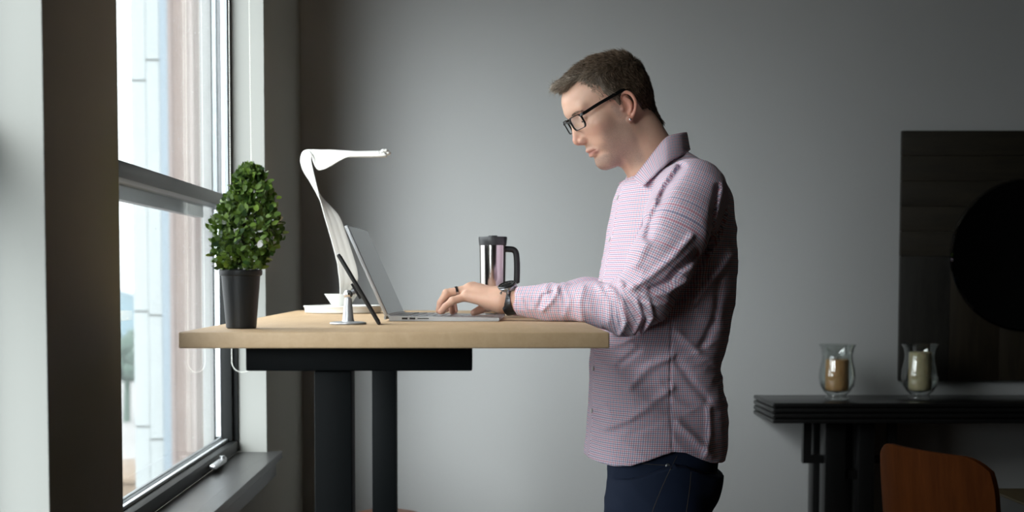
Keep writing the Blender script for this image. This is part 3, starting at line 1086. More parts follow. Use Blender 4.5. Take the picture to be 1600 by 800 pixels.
def ply_panel(fun, nu, nv, thick):
    """fun(u,v)->point, normal; makes a thick sheet"""
    bm = bmesh.new()
    g = {}
    for i in range(nu + 1):
        for j in range(nv + 1):
            p, nn_ = fun(i / nu, j / nv)
            for s in (0, 1):
                g[i, j, s] = bm.verts.new(p + nn_ * (thick * (s - 0.5)))
    for i in range(nu):
        for j in range(nv):
            for s in (0, 1):
                bm.faces.new((g[i, j, s], g[i + 1, j, s], g[i + 1, j + 1, s], g[i, j + 1, s]))
    for i in range(nu):
        for j in (0, nv):
            bm.faces.new((g[i, j, 0], g[i + 1, j, 0], g[i + 1, j, 1], g[i, j, 1]))
    for j in range(nv):
        for i in (0, nu):
            bm.faces.new((g[i, j, 0], g[i, j + 1, 0], g[i, j + 1, 1], g[i, j, 1]))
    return bm


def back_fun(u, v):
    # superellipse-cornered panel, slightly dished
    x, y = 2 * u - 1, 2 * v - 1
    k_ = 0.16
    rx = x * (1 - k_ * max(0, abs(y) - 0.62) ** 2 * 2.0)
    ry = y * (1 - k_ * max(0, abs(x) - 0.66) ** 2 * 8.0)
    w2, h2 = cw / 2, 0.16
    f = -0.035 * (1 - rx * rx) + 0.03 * (0.5 - ry * 0.5) + 0.02
    return cloc(rx * w2, f, ztop - h2 + ry * h2), cn


bm = ply_panel(back_fun, 24, 20, 0.011)
bk = bm_obj('backrest', bm, M_ply, ch, autosmooth=45)
bk.data.materials.append(M_ply_e)


def seat_fun(u, v):
    x, y = 2 * u - 1, v
    w2 = 0.20 * (1 - 0.10 * (1 - y)) * (1 - 0.15 * max(0, abs(2 * y - 1) - 0.75) * 4 * abs(x) ** 4)
    return cloc(x * w2, 0.045 + 0.39 * y, 0.455 - 0.012 * (1 - x * x) * math.sin(math.pi * y) - 0.03 * max(0, y - 0.8) ** 2 * 12), Vector((0, 0, 1))


bm_obj('seat', ply_panel(seat_fun, 16, 16, 0.012), M_ply, ch, autosmooth=45)
for s in (-1, 1):
    tube('back_post', [cloc(s * 0.10, 0.10, 0.445), cloc(s * 0.10, 0.025, 0.46), cloc(s * 0.10, 0.012, 0.52), cloc(s * 0.10, 0.014, 0.57), cloc(s * 0.10, 0.012, ztop - 0.20)], 0.009, M_blackp, ch)
    for f0, f1 in ((0.10, 0.02), (0.36, 0.42)):
        tube('leg', [cloc(s * 0.16, f0, 0.446), cloc(s * 0.195, f1, 0.0)], [0.013, 0.009], M_blackp, ch)
M_table_top = wood('brown_table_top', (0.03, 0.021, 0.007, 1), (0.06, 0.042, 0.015, 1), 'Y', 0.55, spec=0.1)
M_table_dk = mat('dark_table_base', (0.012, 0.011, 0.010, 1), 0.5)
dt = empty('dining_table', (1.55, 2.2, 0), 'dark dining table with brown top at the bottom right edge behind the chair', 'table')
dz = P(1548, 763, 2.92).z
dx0 = (1549 - VPX) / FPX * 2.92
world_parent(box('tabletop', dx0, dx0 + 0.95, 1.55, 2.92, dz - 0.006, dz, M_table_top, None, 0.002), dt)
world_parent(box('apron', dx0 + 0.003, dx0 + 0.947, 1.553, 2.917, dz - 0.09, dz - 0.0065, M_table_dk), dt)
world_parent(lathe('pedestal', [(0, 0.03), (0.09, 0.03), (0.055, 0.10), (0.045, 0.30), (0.060, 0.55), (0.10, dz - 0.0905), (0, dz - 0.0905)], M_table_dk, None, M=Matrix.Translation((dx0 + 0.475, 2.2, 0))), dt)
world_parent(lathe('base', [(0, 0), (0.28, 0), (0.28, 0.018), (0.10, 0.0295), (0, 0.0295)], M_table_dk, None, M=Matrix.Translation((dx0 + 0.475, 2.2, 0))), dt)

# round wooden stool standing behind the desk
sy = 4.62
sc_ = P(603, 800, sy)
stl = empty('round_stool', (sc_.x, sy, 0), 'round reddish wooden stool low behind the desk legs', 'stool')
hz = P(603, 793, sy + 0.1).z
M_red = wood('reddish_wood', (0.13, 0.055, 0.03, 1), (0.22, 0.10, 0.06, 1), 'X', 0.5)
lathe('seat', [(0, hz - 0.045), (0.105, hz - 0.045), (0.118, hz - 0.036), (0.121, hz - 0.020), (0.112, hz - 0.006), (0.085, hz), (0, hz - 0.004)], M_red, stl)
for q in range(3):
    a = 0.5 + q * 2 * math.pi / 3
    tube('leg', [(0.07 * math.cos(a), 0.07 * math.sin(a), hz - 0.046), (0.125 * math.cos(a), 0.125 * math.sin(a), 0.0)], [0.016, 0.011], M_red, stl)

# ------------------------------------------------------------------ implicit-surface tools for the figure
def smin(a, b, k):
    h = np.maximum(k - np.abs(a - b), 0) / k
    return np.minimum(a, b) - h * h * k * 0.25


def smax(a, b, k):
    return -smin(-a, -b, k)


def cone(p, a, b, ra, rb, flat=None):
    a = np.asarray(a, float)
    b = np.asarray(b, float)
    ab = b - a
    t = np.clip(((p - a) @ ab) / max(ab @ ab, 1e-12), 0, 1)
    d = p - a - t[:, None] * ab
    return np.sqrt((d * d).sum(1)) - (ra + t * (rb - ra))


def chain(p, pts, rs, k=None):
    d = None
    for i in range(len(pts) - 1):
        c = cone(p, pts[i], pts[i + 1], rs[i], rs[i + 1])
        d = c if d is None else (np.minimum(d, c) if not k else smin(d, c, k))
    return d


def ball(p, c, r):
    q = p - np.asarray(c, float)
    return np.sqrt((q * q).sum(1)) - r


def ellip(p, c, r):
    q = p - np.asarray(c, float)
    r = np.asarray(r, float)
    k0 = np.sqrt(((q / r) ** 2).sum(1))
    k1 = np.sqrt(((q / (r * r)) ** 2).sum(1)) + 1e-9
    return k0 * (k0 - 1) / k1


def sstep(x, a, b):
    t = np.clip((x - a) / (b - a), 0, 1)
    return t * t * (3 - 2 * t)


_PERM = np.random.default_rng(5).random(65536).astype(np.float32)


def vnoise(p):
    """smooth value noise in 0..1 at points (N,3)"""
    i = np.floor(p).astype(np.int64)
    f = p - i
    f = f * f * (3 - 2 * f)
    out = 0
    for dx in (0, 1):
        wx = f[:, 0] if dx else 1 - f[:, 0]
        for dy in (0, 1):
            wy = f[:, 1] if dy else 1 - f[:, 1]
            for dz in (0, 1):
                wz = f[:, 2] if dz else 1 - f[:, 2]
                h = ((i[:, 0] + dx) * 73856093) ^ ((i[:, 1] + dy) * 19349663) ^ ((i[:, 2] + dz) * 83492791)
                out = out + wx * wy * wz * _PERM[h & 65535]
    return out


def grow(sdf, lo, hi, h, B=8, margin=2.0, project=2):
    """naive surface nets on a sparse grid -> verts, quads"""
    lo = np.asarray(lo, float)
    n = np.ceil((np.asarray(hi, float) - lo) / h / B).astype(int) * B
    nb = n // B
    bc = np.stack(np.meshgrid(*[np.arange(m) for m in nb], indexing='ij'), -1).reshape(-1, 3)
    cen = lo + (bc * B + (B - 1) / 2) * h
    dc = np.concatenate([sdf(c) for c in np.array_split(cen, max(1, len(cen) // 200000))])
    V = np.repeat(np.repeat(np.repeat(dc.reshape(nb).astype(np.float32), B, 0), B, 1), B, 2)
    act = bc[np.abs(dc) < margin * math.sqrt(3) * B / 2 * h]
    off = np.stack(np.meshgrid(*[np.arange(B)] * 3, indexing='ij'), -1).reshape(-1, 3)
    for c in np.array_split(act, max(1, len(act) // 600)):
        idx = (c[:, None, :] * B + off[None]).reshape(-1, 3)
        V[idx[:, 0], idx[:, 1], idx[:, 2]] = sdf(lo + idx * h)
    s = V < 0
    corners = [(0, 0, 0), (1, 0, 0), (0, 1, 0), (1, 1, 0), (0, 0, 1), (1, 0, 1), (0, 1, 1), (1, 1, 1)]
    anyc = np.zeros(tuple(n - 1), bool)
    allc = np.ones(tuple(n - 1), bool)
    for cx_, cy2, cz_ in corners:
        q = s[cx_:n[0] - 1 + cx_, cy2:n[1] - 1 + cy2, cz_:n[2] - 1 + cz_]
        anyc |= q
        allc &= q
    cells = np.argwhere(anyc & ~allc)
    del anyc, allc
    cv = np.stack([V[cells[:, 0] + a, cells[:, 1] + b, cells[:, 2] + c] for a, b, c in corners], 1)
    acc = np.zeros((len(cells), 3))
    cnt = np.zeros(len(cells))
    cor = np.array(corners, float)
    for a in range(8):
        for b in range(a + 1, 8):
            if np.abs(cor[a] - cor[b]).sum() != 1:
                continue
            va, vb = cv[:, a], cv[:, b]
            m = (va < 0) != (vb < 0)
            t = np.where(m, va / np.where(m, va - vb, 1), 0)
            acc += np.where(m[:, None], cor[a] + t[:, None] * (cor[b] - cor[a]), 0)
            cnt += m
    verts = lo + (cells + acc / cnt[:, None]) * h
    key = (cells[:, 0].astype(np.int64) * n[1] + cells[:, 1]) * n[2] + cells[:, 2]
    faces = []
    for ax in range(3):
        a1, a2 = (ax + 1) % 3, (ax + 2) % 3
        sl0 = [slice(None)] * 3
        sl1 = [slice(None)] * 3
        sl0[ax] = slice(0, n[ax] - 1)
        sl1[ax] = slice(1, n[ax])
        s0, s1 = s[tuple(sl0)], s[tuple(sl1)]
        e = np.argwhere(s0 != s1)
        e = e[(e[:, a1] > 0) & (e[:, a2] > 0) & (e[:, a1] < n[a1] - 1) & (e[:, a2] < n[a2] - 1)]
        flip = s0[e[:, 0], e[:, 1], e[:, 2]]
        quad = []
        for d1, d2 in ((-1, -1), (0, -1), (0, 0), (-1, 0)):
            q = e.copy()
            q[:, a1] += d1
            q[:, a2] += d2
            kq = (q[:, 0].astype(np.int64) * n[1] + q[:, 1]) * n[2] + q[:, 2]
            quad.append(np.searchsorted(key, kq))
        quad = np.stack(quad, 1)
        quad[~flip] = quad[~flip][:, ::-1]
        faces.append(quad)
    faces = np.concatenate(faces)
    for _ in range(project):
        d = sdf(verts)
        e = h * 0.25
        g = np.stack([sdf(verts + np.eye(3)[i] * e) - d for i in range(3)], 1) / e
        g2 = (g * g).sum(1)
        step = np.clip(d / np.maximum(g2, 0.05), -h, h)
        verts = verts - step[:, None] * g
    return verts, faces


def normals_of(sdf, v, e=0.0008):
    d = sdf(v)
    g = np.stack([sdf(v + np.eye(3)[i] * e) - d for i in range(3)], 1)
    return g / (np.linalg.norm(g, axis=1, keepdims=True) + 1e-12)


def np_mesh(name, verts, faces, m, parent, smooth=True):
    me = bpy.data.meshes.new(name)
    nv, nf = len(verts), len(faces)
    me.vertices.add(nv)
    me.vertices.foreach_set('co', np.asarray(verts, np.float32).ravel())
    k = faces.shape[1]
    me.loops.add(nf * k)
    me.loops.foreach_set('vertex_index', faces.astype(np.int32).ravel())
    me.polygons.add(nf)
    me.polygons.foreach_set('loop_start', np.arange(0, nf * k, k, dtype=np.int32))
    me.polygons.foreach_set('loop_total', np.full(nf, k, np.int32))
    me.polygons.foreach_set('use_smooth', np.full(nf, smooth))
    me.update(calc_edges=True)
    me.validate()
    return link(name, me, m, parent)


def attr(o, name, vals):
    a = o.data.attributes.new(name, 'FLOAT', 'POINT')
    a.data.foreach_set('value', np.asarray(vals, np.float32))


def PW(px, py, Y):
    return np.array(P(px, py, Y))


# ------------------------------------------------------------------ the man: where he is
BODY_Y = 3.30
HEAD_YAW, HEAD_PITCH, HEAD_ROLL = math.radians(16.5), math.radians(24.0), math.radians(4.0)
T_YAW = math.radians(8.0)
h_f0 = np.array([-math.cos(HEAD_YAW), -math.sin(HEAD_YAW), 0])
h_l = np.array([math.sin(HEAD_YAW), -math.cos(HEAD_YAW), 0])
h_f = math.cos(HEAD_PITCH) * h_f0 + np.array([0, 0, -math.sin(HEAD_PITCH)])
h_u = math.sin(HEAD_PITCH) * h_f0 + np.array([0, 0, math.cos(HEAD_PITCH)])
h_l, h_u = math.cos(HEAD_ROLL) * h_l + math.sin(HEAD_ROLL) * h_u, math.cos(HEAD_ROLL) * h_u - math.sin(HEAD_ROLL) * h_l
H_R = np.stack([h_f, h_l, h_u])                       # world -> head axes
H_O = PW(975.5, 167, BODY_Y - 0.075) - 0.076 * h_l - 0.0045 * h_f0 + np.array([0, 0, 0.0025])


def to_head(p):
    """head frame in millimetres: forward, left, up"""
    return (p - H_O) @ H_R.T * 1000.0


def from_head(q):
    return np.asarray(q, float) / 1000.0 @ H_R + H_O


def cran_mm(q):
    d = ellip(q, (1, 0, 48), (97, 75, 74))
    d = smin(d, ellip(q, (44, 0, 52), (62, 60, 50)), 25)
    d = smin(d, ellip(q, (-6, 0, 12), (72, 69, 56)), 30)
    return d


HELIX = [tuple(v) for v in smooth_path([(4, 71, 8), (5, 73, 20), (-4, 77, 31), (-17, 82, 32), (-26, 86, 21), (-28, 86, 3), (-22, 83, -13), (-11, 78, -26), (-1, 75, -33)], 4)]


def head_mm(q):
    qa = q.copy()
    qa[:, 1] = np.abs(q[:, 1])                          # left/right alike
    d = cran_mm(q)
    d = smin(d, ellip(qa, (51, 0, -12), (47, 58, 56)), 22)          # mid face
    d = smin(d, ellip(qa, (55, 0, -54), (40, 38, 32)), 18)          # mouth region
    d = smin(d, ellip(qa, (67, 0, -93), (23, 25, 19)), 16)          # chin
    d = smin(d, cone(qa, (4, 56, -8), (10, 49, -58), 14, 14), 22)   # ramus
    d = smin(d, cone(qa, (10, 48, -60), (62, 16, -96), 14, 14), 20)  # jaw edge
    d = smin(d, cone(qa, (20, 30, -50), (56, 12, -86), 24, 18), 20)  # floor of the mouth
    d = smin(d, ellip(qa, (42, 40, -42), (32, 19, 34)), 24)         # cheek
    d = smin(d, ellip(qa, (62, 43, -8), (24, 20, 17)), 20)          # cheekbone
    d = smin(d, cone(qa, (100, 6, 37), (85, 44, 39), 8, 9), 14)     # brow ridge
    # orbits
    d = smax(d, -ellip(qa, (108, 33, 14), (16, 17, 11)), 10)
    # nose
    d = smin(d, cone(qa, (93, 0, 24), (96, 0, -22), 9.0, 14.0), 10)
    d = smin(d, cone(qa, (99, 0, 22), (112, 0, -20), 5.5, 7.5), 9)
    d = smin(d, ball(qa, (113.0, 0, -26.5), 8.6), 6)
    d = smin(d, ellip(qa, (102.5, 11.5, -30), (11, 6.5, 7.5)), 5)
    d = smin(d, cone(qa, (111, 0, -33), (99, 0, -37), 4.5, 5), 4)
    d = smax(d, -ellip(qa, (106, 6.8, -38.5), (6, 3.0, 4.5)), 2.5)
    # eyelids over the eyeball, mostly lowered
    d = smin(d, ball(qa, (85, 31, 14), 13.0), 5)
    d = smax(d, -ellip(qa, (97.5, 31, 7.5), (6, 11.0, 1.9)), 1.5)
    # lips
    d = smin(d, chain(qa, [(97.5, 0, -57), (95.5, 8, -56.6), (85, 23, -61)], [4.2, 4.2, 2.5]), 6)
    d = smin(d, chain(qa, [(94.5, 0, -69), (91.5, 9, -68.5), (84, 22, -62.5)], [5.2, 4.8, 2.5]), 6)
    d = smax(d, -chain(qa, [(102.5, 0, -62.6), (97.5, 10, -62.4), (87, 25, -61.8)], [1.2, 1.2, 0.9]), 2.2)
    d = smax(d, -ellip(qa, (99.5, 0, -83), (7, 20, 6)), 6)           # hollow over the chin
    # folds beside the nose
    d = smax(d, -cone(qa, (99, 20, -34), (88, 29, -56), 1.4, 1.4), 6)
    # ears
    # helix (4, 71, 8), (5, 73, 20), (-4, 77, 31), (-18, 82, 32), (-27, 86, 20), (-28, 86, 2), (-22, 83, -13), (-11, 78, -26), (-1, 75, -33)]
    EC, ES = np.array([-8.0, 72.0, -1.0]), 0.91
    qe = (qa - EC - np.array([5.5, 0.5, -1.5])) / ES + EC
    e = chain(qe, HELIX, list(np.interp(np.linspace(0, 8, len(HELIX)), range(9), [3.2, 3.6, 4.0, 4.2, 4.1, 3.9, 3.8, 4.0, 5.2])), 1.5)
    e = smin(e, ball(qe, (0, 74, -32), 7), 4)
    e = smin(e, chain(qe, [(-9, 79, 20), (-16, 81, 10), (-16, 80, -4), (-8, 77, -16)], [3.2, 3.6, 3.6, 3.4], 2), 3)
    e = smin(e, chain(qe, [(-12, 74, 22), (-17, 76, 5), (-8, 73, -18)], [5, 6, 5], 3), 4)
    e = smin(e, ball(qe, (6, 73, -3), 4.6), 4)
    e = smax(e, -ellip(qe, (-3, 80, -3), (7.5, 8, 10)), 3)
    e = e * ES
    d = smin(d, e, 4)
    return d


# key points of neck, arms and hands
NECK = [from_head((-18, 0, -30)), PW(997, 226, BODY_Y), PW(1026, 272, BODY_Y)]
NECK_R = [0.050, 0.0545, 0.064]
ARM_L = [PW(1082, 302, 3.125), PW(1063, 348, 3.085), PW(1036, 405, 3.065), PW(1003, 466, 3.06), PW(978, 481, 3.07), PW(930, 475, 3.10), PW(868, 473, 3.135), PW(811, 471, 3.168)]
ARM_LR = [0.076, 0.073, 0.067, 0.059, 0.055, 0.045, 0.0385, 0.0345]
ARM_R = [PW(1070, 300, 3.475), PW(1050, 350, 3.53), PW(1020, 410, 3.56), PW(985, 458, 3.56), PW(960, 466, 3.55), PW(915, 466, 3.52), PW(860, 470, 3.48), PW(803, 471, 3.435)]
ARM_RR = [0.076, 0.073, 0.067, 0.058, 0.054, 0.046, 0.0385, 0.0345]
MIRY = 3.305
HL = {
    'wrist': [(PW(806, 470.5, 3.178), 0.026), (PW(786, 469, 3.185), 0.026)],
    'ring': [(PW(733, 452, 3.200), 0.0108), (PW(698, 458.5, 3.192), 0.0095), (PW(688.5, 473, 3.190), 0.0080), (PW(685.5, 485.5, 3.190), 0.0068)],
    'pinky': [(PW(729, 463, 3.180), 0.0100), (PW(707, 470, 3.170), 0.0083), (PW(695.5, 479, 3.168), 0.0073), (PW(688.5, 487, 3.168), 0.0062)],
    'middle': [(PW(735, 451, 3.223), 0.0112), (PW(703, 458, 3.222), 0.0098), (PW(694, 473, 3.220), 0.0082), (PW(692, 486, 3.220), 0.0070)],
    'index': [(PW(739, 454, 3.245), 0.0112), (PW(709, 461, 3.250), 0.0096), (PW(704, 475, 3.248), 0.0080), (PW(707, 487, 3.247), 0.0069)],
    'thumb': [(PW(775, 474, 3.225), 0.0140), (PW(763, 479, 3.250), 0.0108), (PW(750, 484, 3.248), 0.0090), (PW(740, 488.5, 3.238), 0.0074)],
}


def hand_sdf(p, H):
    W0, W1 = H['wrist'][0], H['wrist'][1]
    d = None
    palm = None
    for f in ('pinky', 'ring', 'middle', 'index'):
        a = H[f][0]
        base = W1[0] * 0.90 + a[0] * 0.10 + (a[0] - H['middle'][0][0]) * np.array([0, 0.45, 0.3])
        c = cone(p, base, a[0] + (a[0] - base) * 0.02, 0.0195 if f != 'pinky' else 0.0185, a[1] + 0.002)
        palm = c if palm is None else smin(palm, c, 0.014)
    palm = smin(palm, cone(p, W0[0], W1[0], W0[1], W1[1]), 0.022)
    palm = smin(palm, cone(p, W0[0] + np.array([0, -0.007, 0]), W1[0] + np.array([0, -0.007, 0]), W0[1] - .002, W1[1] - .002), 0.010)
    # heel of the hand on the little-finger side, thumb base on the other
    low = (H['pinky'][0][0] + W1[0]) / 2 + np.array([0.008, 0, -0.010])
    palm = smin(palm, cone(p, low, W1[0] + np.array([-0.006, 0, -0.004]), 0.013, 0.016), 0.016)
    palm = smin(palm, cone(p, W1[0] + (H['thumb'][0][0] - W1[0]) * 0.4, H['thumb'][1][0], 0.017, 0.0118), 0.014)
    d = palm
    th = chain(p, [q[0] for q in H['thumb'][1:]], [q[1] for q in H['thumb'][1:]], 0.003)
    d = smin(d, th, 0.005)
    for f in ('pinky', 'ring', 'middle', 'index'):
        j = H[f]
        c = chain(p, [q[0] for q in j], [q[1] for q in j], 0.002)
        c = smin(c, ball(p, j[0][0] + np.array([0, 0, 0.0015]), j[0][1] + 0.0006), 0.004)
        c = smin(c, ball(p, j[1][0] + np.array([-0.0005, 0, 0.0004]), j[1][1] + 0.0003), 0.003)
        d = smin(d, c, 0.0045)
        if f != 'pinky':                                   # tendon on the back of the hand
            d = smin(d, cone(p, W1[0] + np.array([-0.012, (j[0][0] - W1[0])[1] * 0.4, 0.0215]), j[0][0] + np.array([0.004, 0, j[0][1] - 0.0015]), 0.003, 0.004), 0.006)
    return d


def mirror_hand(H):
    return {k: [(q * np.array([1, -1, 1]) + np.array([0.004, 2 * MIRY, 0]), r) for q, r in v] for k, v in H.items()}


HR = mirror_hand(HL)

# torso outline: photo row, back column, front column, half width in metres
TORSO = [(228, 1060, 1038, .034), (236, 1068, 1030, .046), (244, 1080, 1020, .064), (254, 1095, 1010, .092), (266, 1109, 998, .136), (280, 1121, 980, .168), (288, 1126, 971, .178), (310, 1136, 964, .190),
         (360, 1142, 954, .196), (420, 1143, 943, .194), (470, 1140, 935, .188), (520, 1134, 929, .181), (570, 1118, 925, .174), (600, 1123, 924, .176),
         (640, 1131, 923, .181), (690, 1129, 919, .187), (726, 1124, 916, .190), (790, 1120, 913, .190)]
_tz = np.array([PW(1040, r[0], BODY_Y)[2] for r in TORSO])[::-1]
_tb = np.array([PW(r[1], r[0], BODY_Y)[0] for r in TORSO])[::-1]
_tf = np.array([PW(r[2], r[0], BODY_Y)[0] for r in TORSO])[::-1]
_tw = np.array([r[3] for r in TORSO])[::-1]
_zz = np.linspace(_tz[0], _tz[-1], 400)


def _smooth(v):
    y = np.interp(_zz, _tz, v)
    k = np.hanning(19)
    k /= k.sum()
    yp = np.concatenate([2 * y[0] - y[9:0:-1], y, 2 * y[-1] - y[-2:-11:-1]])
    return np.convolve(yp, k, 'valid')


_xb, _xf, _w = _smooth(_tb), _smooth(_tf), _smooth(_tw)
Z_TOP = _tz[-1]


def torso_local(p):
    z = p[:, 2]
    xb = np.interp(z, _zz, _xb)
    xf = np.interp(z, _zz, _xf)
    w = np.interp(z, _zz, _w)
    dx = p[:, 0] - (xb + xf) / 2
    dy = p[:, 1] - BODY_Y
    f = -(dx * math.cos(T_YAW) + dy * math.sin(T_YAW))
    l = dx * math.sin(T_YAW) - dy * math.cos(T_YAW)
    return f, l, (xb - xf) / 2, w


def torso_sdf(p, grow_=0.0):
    f, l, a, w = torso_local(p)
    n = 2.35
    r = ((np.abs(f) / a) ** n + (np.abs(l) / w) ** n + 1e-9) ** (1 / n)
    d = (r - 1) * np.minimum(a, w) * 0.92
    d = smax(d, p[:, 2] - Z_TOP, 0.02)
    return d + grow_


def body_sdf(p):
    d = np.full(len(p), 1.0)
    q = to_head(p)
    near = (np.abs(q) < 175).all(1)
    if near.any():
        d[near] = head_mm(q[near]) / 1000.0
    nk = chain(p, NECK, NECK_R, 0.02)
    nk = smin(nk, cone(p, from_head((-44, 0, -10)), PW(1026, 240, BODY_Y), 0.036, 0.040), 0.03)
    d = smin(d, nk, 0.028)
    t = torso_sdf(p, 0.022)
    t = smax(t, p[:, 2] - (Z_TOP - 0.02), 0.02)
    t = smax(t, 0.80 - p[:, 2], 0.02)
    d = smin(d, t, 0.02)
    for A_, R_, H_ in ((ARM_L, ARM_LR, HL), (ARM_R, ARM_RR, HR)):
        c = chain(p, A_, [max(r - 0.014, 0.026) for r in R_], 0.01)
        d = smin(d, c, 0.012)
        m = (np.abs(p - H_['middle'][0][0]) < 0.14).all(1)
        if m.any():
            d[m] = smin(d[m], hand_sdf(p[m], H_), 0.006)
    return d


# ------------------------------------------------------------------ skin
N = NT('skin')
a_lip = N.n('ShaderNodeAttribute', attribute_name='lip').outputs['Fac']
a_beard = N.n('ShaderNodeAttribute', attribute_name='stubble').outputs['Fac']
a_rose = N.n('ShaderNodeAttribute', attribute_name='rosy').outputs['Fac']
ov = N.obj_vec()
c = N.mix(N.noise(70, 4, 0.6, ov), (0.66, 0.395, 0.285, 1), (0.75, 0.475, 0.355, 1))
c = N.mix(N.math('MULTIPLY', a_rose, 0.6), c, (0.58, 0.22, 0.155, 1))
sp = N.n('ShaderNodeMath', operation='MULTIPLY', use_clamp=True)
N.l(a_beard, sp.inputs[0])
hair_n = N.noise(1100, 2, 0.7, ov)
N.l(N.math('MULTIPLY', N.math('SUBTRACT', hair_n, 0.15), 1.6), sp.inputs[1])
c = N.mix(sp.outputs[0], c, (0.18, 0.135, 0.118, 1))
c = N.mix(N.math('MULTIPLY', a_lip, 0.8), c, (0.40, 0.155, 0.13, 1))
N.l(c, N.b.inputs['Base Color'])
N.b.inputs['Roughness'].default_value = 0.46
N.b.inputs['Specular IOR Level'].default_value = 0.42
N.b.inputs['Subsurface Weight'].default_value = 0.18
N.b.inputs['Subsurface Radius'].default_value = (0.012, 0.005, 0.003)
N.b.inputs['Subsurface Scale'].default_value = 0.6
N.bump(N.noise(420, 4, 0.6, ov), 0.12, 0.0012)
M_skin = N.m

man_x = float(PW(1035, 720, BODY_Y)[0])
man = empty('person', (0, 0, 0), 'man with glasses and checked shirt, standing at the desk and typing on the laptop', 'person')

bv, bf = grow(body_sdf, (-0.11, 2.98, 0.78), (0.64, 3.66, 1.72), 0.0021)
body = np_mesh('body', bv, bf, M_skin, man)
q = to_head(bv)
al = np.abs(q[:, 1])
lip = np.exp(-(((q[:, 2] + 62.8 + 0.004 * al ** 2 * 0.4) / 7.5) ** 4)) * sstep(q[:, 0], 78, 86) * (1 - sstep(al, 20, 26))
attr(body, 'lip', lip)
sb = (1 - sstep(q[:, 2], -40, 8 - 0.0 * al)) * sstep(al, 20, 44) * sstep(q[:, 0], -4, 12)          # cheeks and jaw
cheek_clear = sstep(q[:, 0], 62, 84) * sstep(q[:, 2], -72, -48)
sb = sb * (1 - cheek_clear)
chin = (1 - sstep(q[:, 2], -84, -74)) * sstep(q[:, 0], 28, 50)
mous = np.exp(-(((q[:, 2] + 47) / 7) ** 2)) * sstep(q[:, 0], 88, 98) * (1 - sstep(al, 20, 32)) * 0.55
side = np.exp(-(((q[:, 0] - 20) / 12) ** 2)) * sstep(al, 50, 60) * (1 - sstep(q[:, 2], 10, 26)) * sstep(q[:, 2], -40, -10)
neckm = sstep(q[:, 2], -150, -115)
inhead = (np.abs(q) < 170).all(1)
attr(body, 'stubble', np.clip(np.maximum.reduce([sb * 0.95, chin, mous, side]) * neckm, 0, 1) * (1 - lip) * inhead)
rosy = np.maximum.reduce([np.exp(-((q - np.array([114, 0, -24])) ** 2).sum(1) / 14 ** 2), sstep(al, 69, 76) * (np.abs(q[:, 2]) < 42) * inhead * 1.0,
                          np.exp(-(((q[:, 0] - 75) / 24) ** 2 + ((q[:, 2] + 22) / 18) ** 2)) * inhead * 0.35])
tips = np.zeros(len(bv))
for H_ in (HL, HR):
    for f_ in ('pinky', 'ring', 'middle', 'index', 'thumb'):
        for k_ in (-1, -2):
            tips = np.maximum(tips, 0.7 * np.exp(-((bv - H_[f_][k_][0]) ** 2).sum(1) / 0.011 ** 2))
attr(body, 'rosy', np.clip(np.maximum(rosy * inhead, tips), 0, 1))

# eyes
M_eye = NT('eye')
tcv = M_eye.obj_vec()
M_eye.b.inputs['Base Color'].default_value = (0.55, 0.52, 0.50, 1)
M_eye.b.inputs['Roughness'].default_value = 0.1
M_iris = mat('iris', (0.03, 0.03, 0.03, 1), 0.15)
for s in (1, -1):
    bm = bmesh.new()
    bmesh.ops.create_uvsphere(bm, u_segments=24, v_segments=16, radius=0.0118)
    e = bm_obj('eye', bm, M_eye.m, man, smooth=True)
    e.location = Vector(from_head((85, 31 * s, 14)))
    e.data.materials.append(M_iris)
    look = Vector(h_f * 0.82 - h_u * 0.50).normalized()
    for p in e.data.polygons:
        if Vector(p.center).normalized().dot(look) > 0.88:
            p.material_index = 1


# ------------------------------------------------------------------ hair
def hair_front(u):
    """how far forward hair grows at height u (head frame, mm)"""
    return np.interp(u, [-80, -64, -35, -20, 2, 6, 20, 50, 75, 96, 108, 116, 124], [-64, -42, -22, -20, -16, 30, 34, 53, 57, 58, 60, 70, 92])


def hair_mm(q):
    al = np.abs(q[:, 1])
    c = cran_mm(q)
    c = smin(c, cone(q, (-46, 0, -8), (-62, 0, -62), 42, 30), 24)
    u, f = q[:, 2], q[:, 0]
    base = 5.0 + 4.5 * sstep(u, 55, 110) + 3.0 * sstep(-f, 20, 80) * sstep(u, -40, 30)
    hf = hair_front(u) + 42 * (1 - sstep(al, 16, 46)) * sstep(u, 78, 100)
    wide = 13 + 9 * sstep(al, 40, 60) * sstep(u, 30, 60)
    ramp = sstep((hf - f - 9 * (1 - sstep(u, 92, 106))) / wide, -0.15, 1.0) * sstep(u, -84, -66)
    # sideburn: only a thin layer
    thin = sstep(f, 10, 22) * (1 - sstep(u, 18, 44))
    t = base * ramp * (1 - 0.55 * thin) - 5.0 * (1 - ramp)
    t = t + (vnoise(np.stack([f * 0.05, q[:, 1] * 0.16, u * 0.05 + f * 0.06], 1)) - 0.5) * 3.2 * ramp
    d = c - t
    # swept-up front
    fr = ellip(q, (72, 0, 102), (33, 36, 11))
    d = smin(d, fr, 10)
    ear = ellip(np.stack([f, al, u], 1), (-3, 80, -1), (15, 18, 29))
    return smax(d, -ear, 4)


def hair_edge(q):
    """1 at the thin front edge of the hair, 0 well inside"""
    hf = hair_front(q[:, 2]) + 42 * (1 - sstep(np.abs(q[:, 1]), 16, 46)) * sstep(q[:, 2], 78, 100)
    return 1 - sstep(hf - q[:, 0], 0, 24)


def hair_sdf(p):
    d = np.full(len(p), 0.5)
    q = to_head(p)
    near = (np.abs(q) < 170).all(1)
    if near.any():
        d[near] = hair_mm(q[near]) / 1000.0
    return d


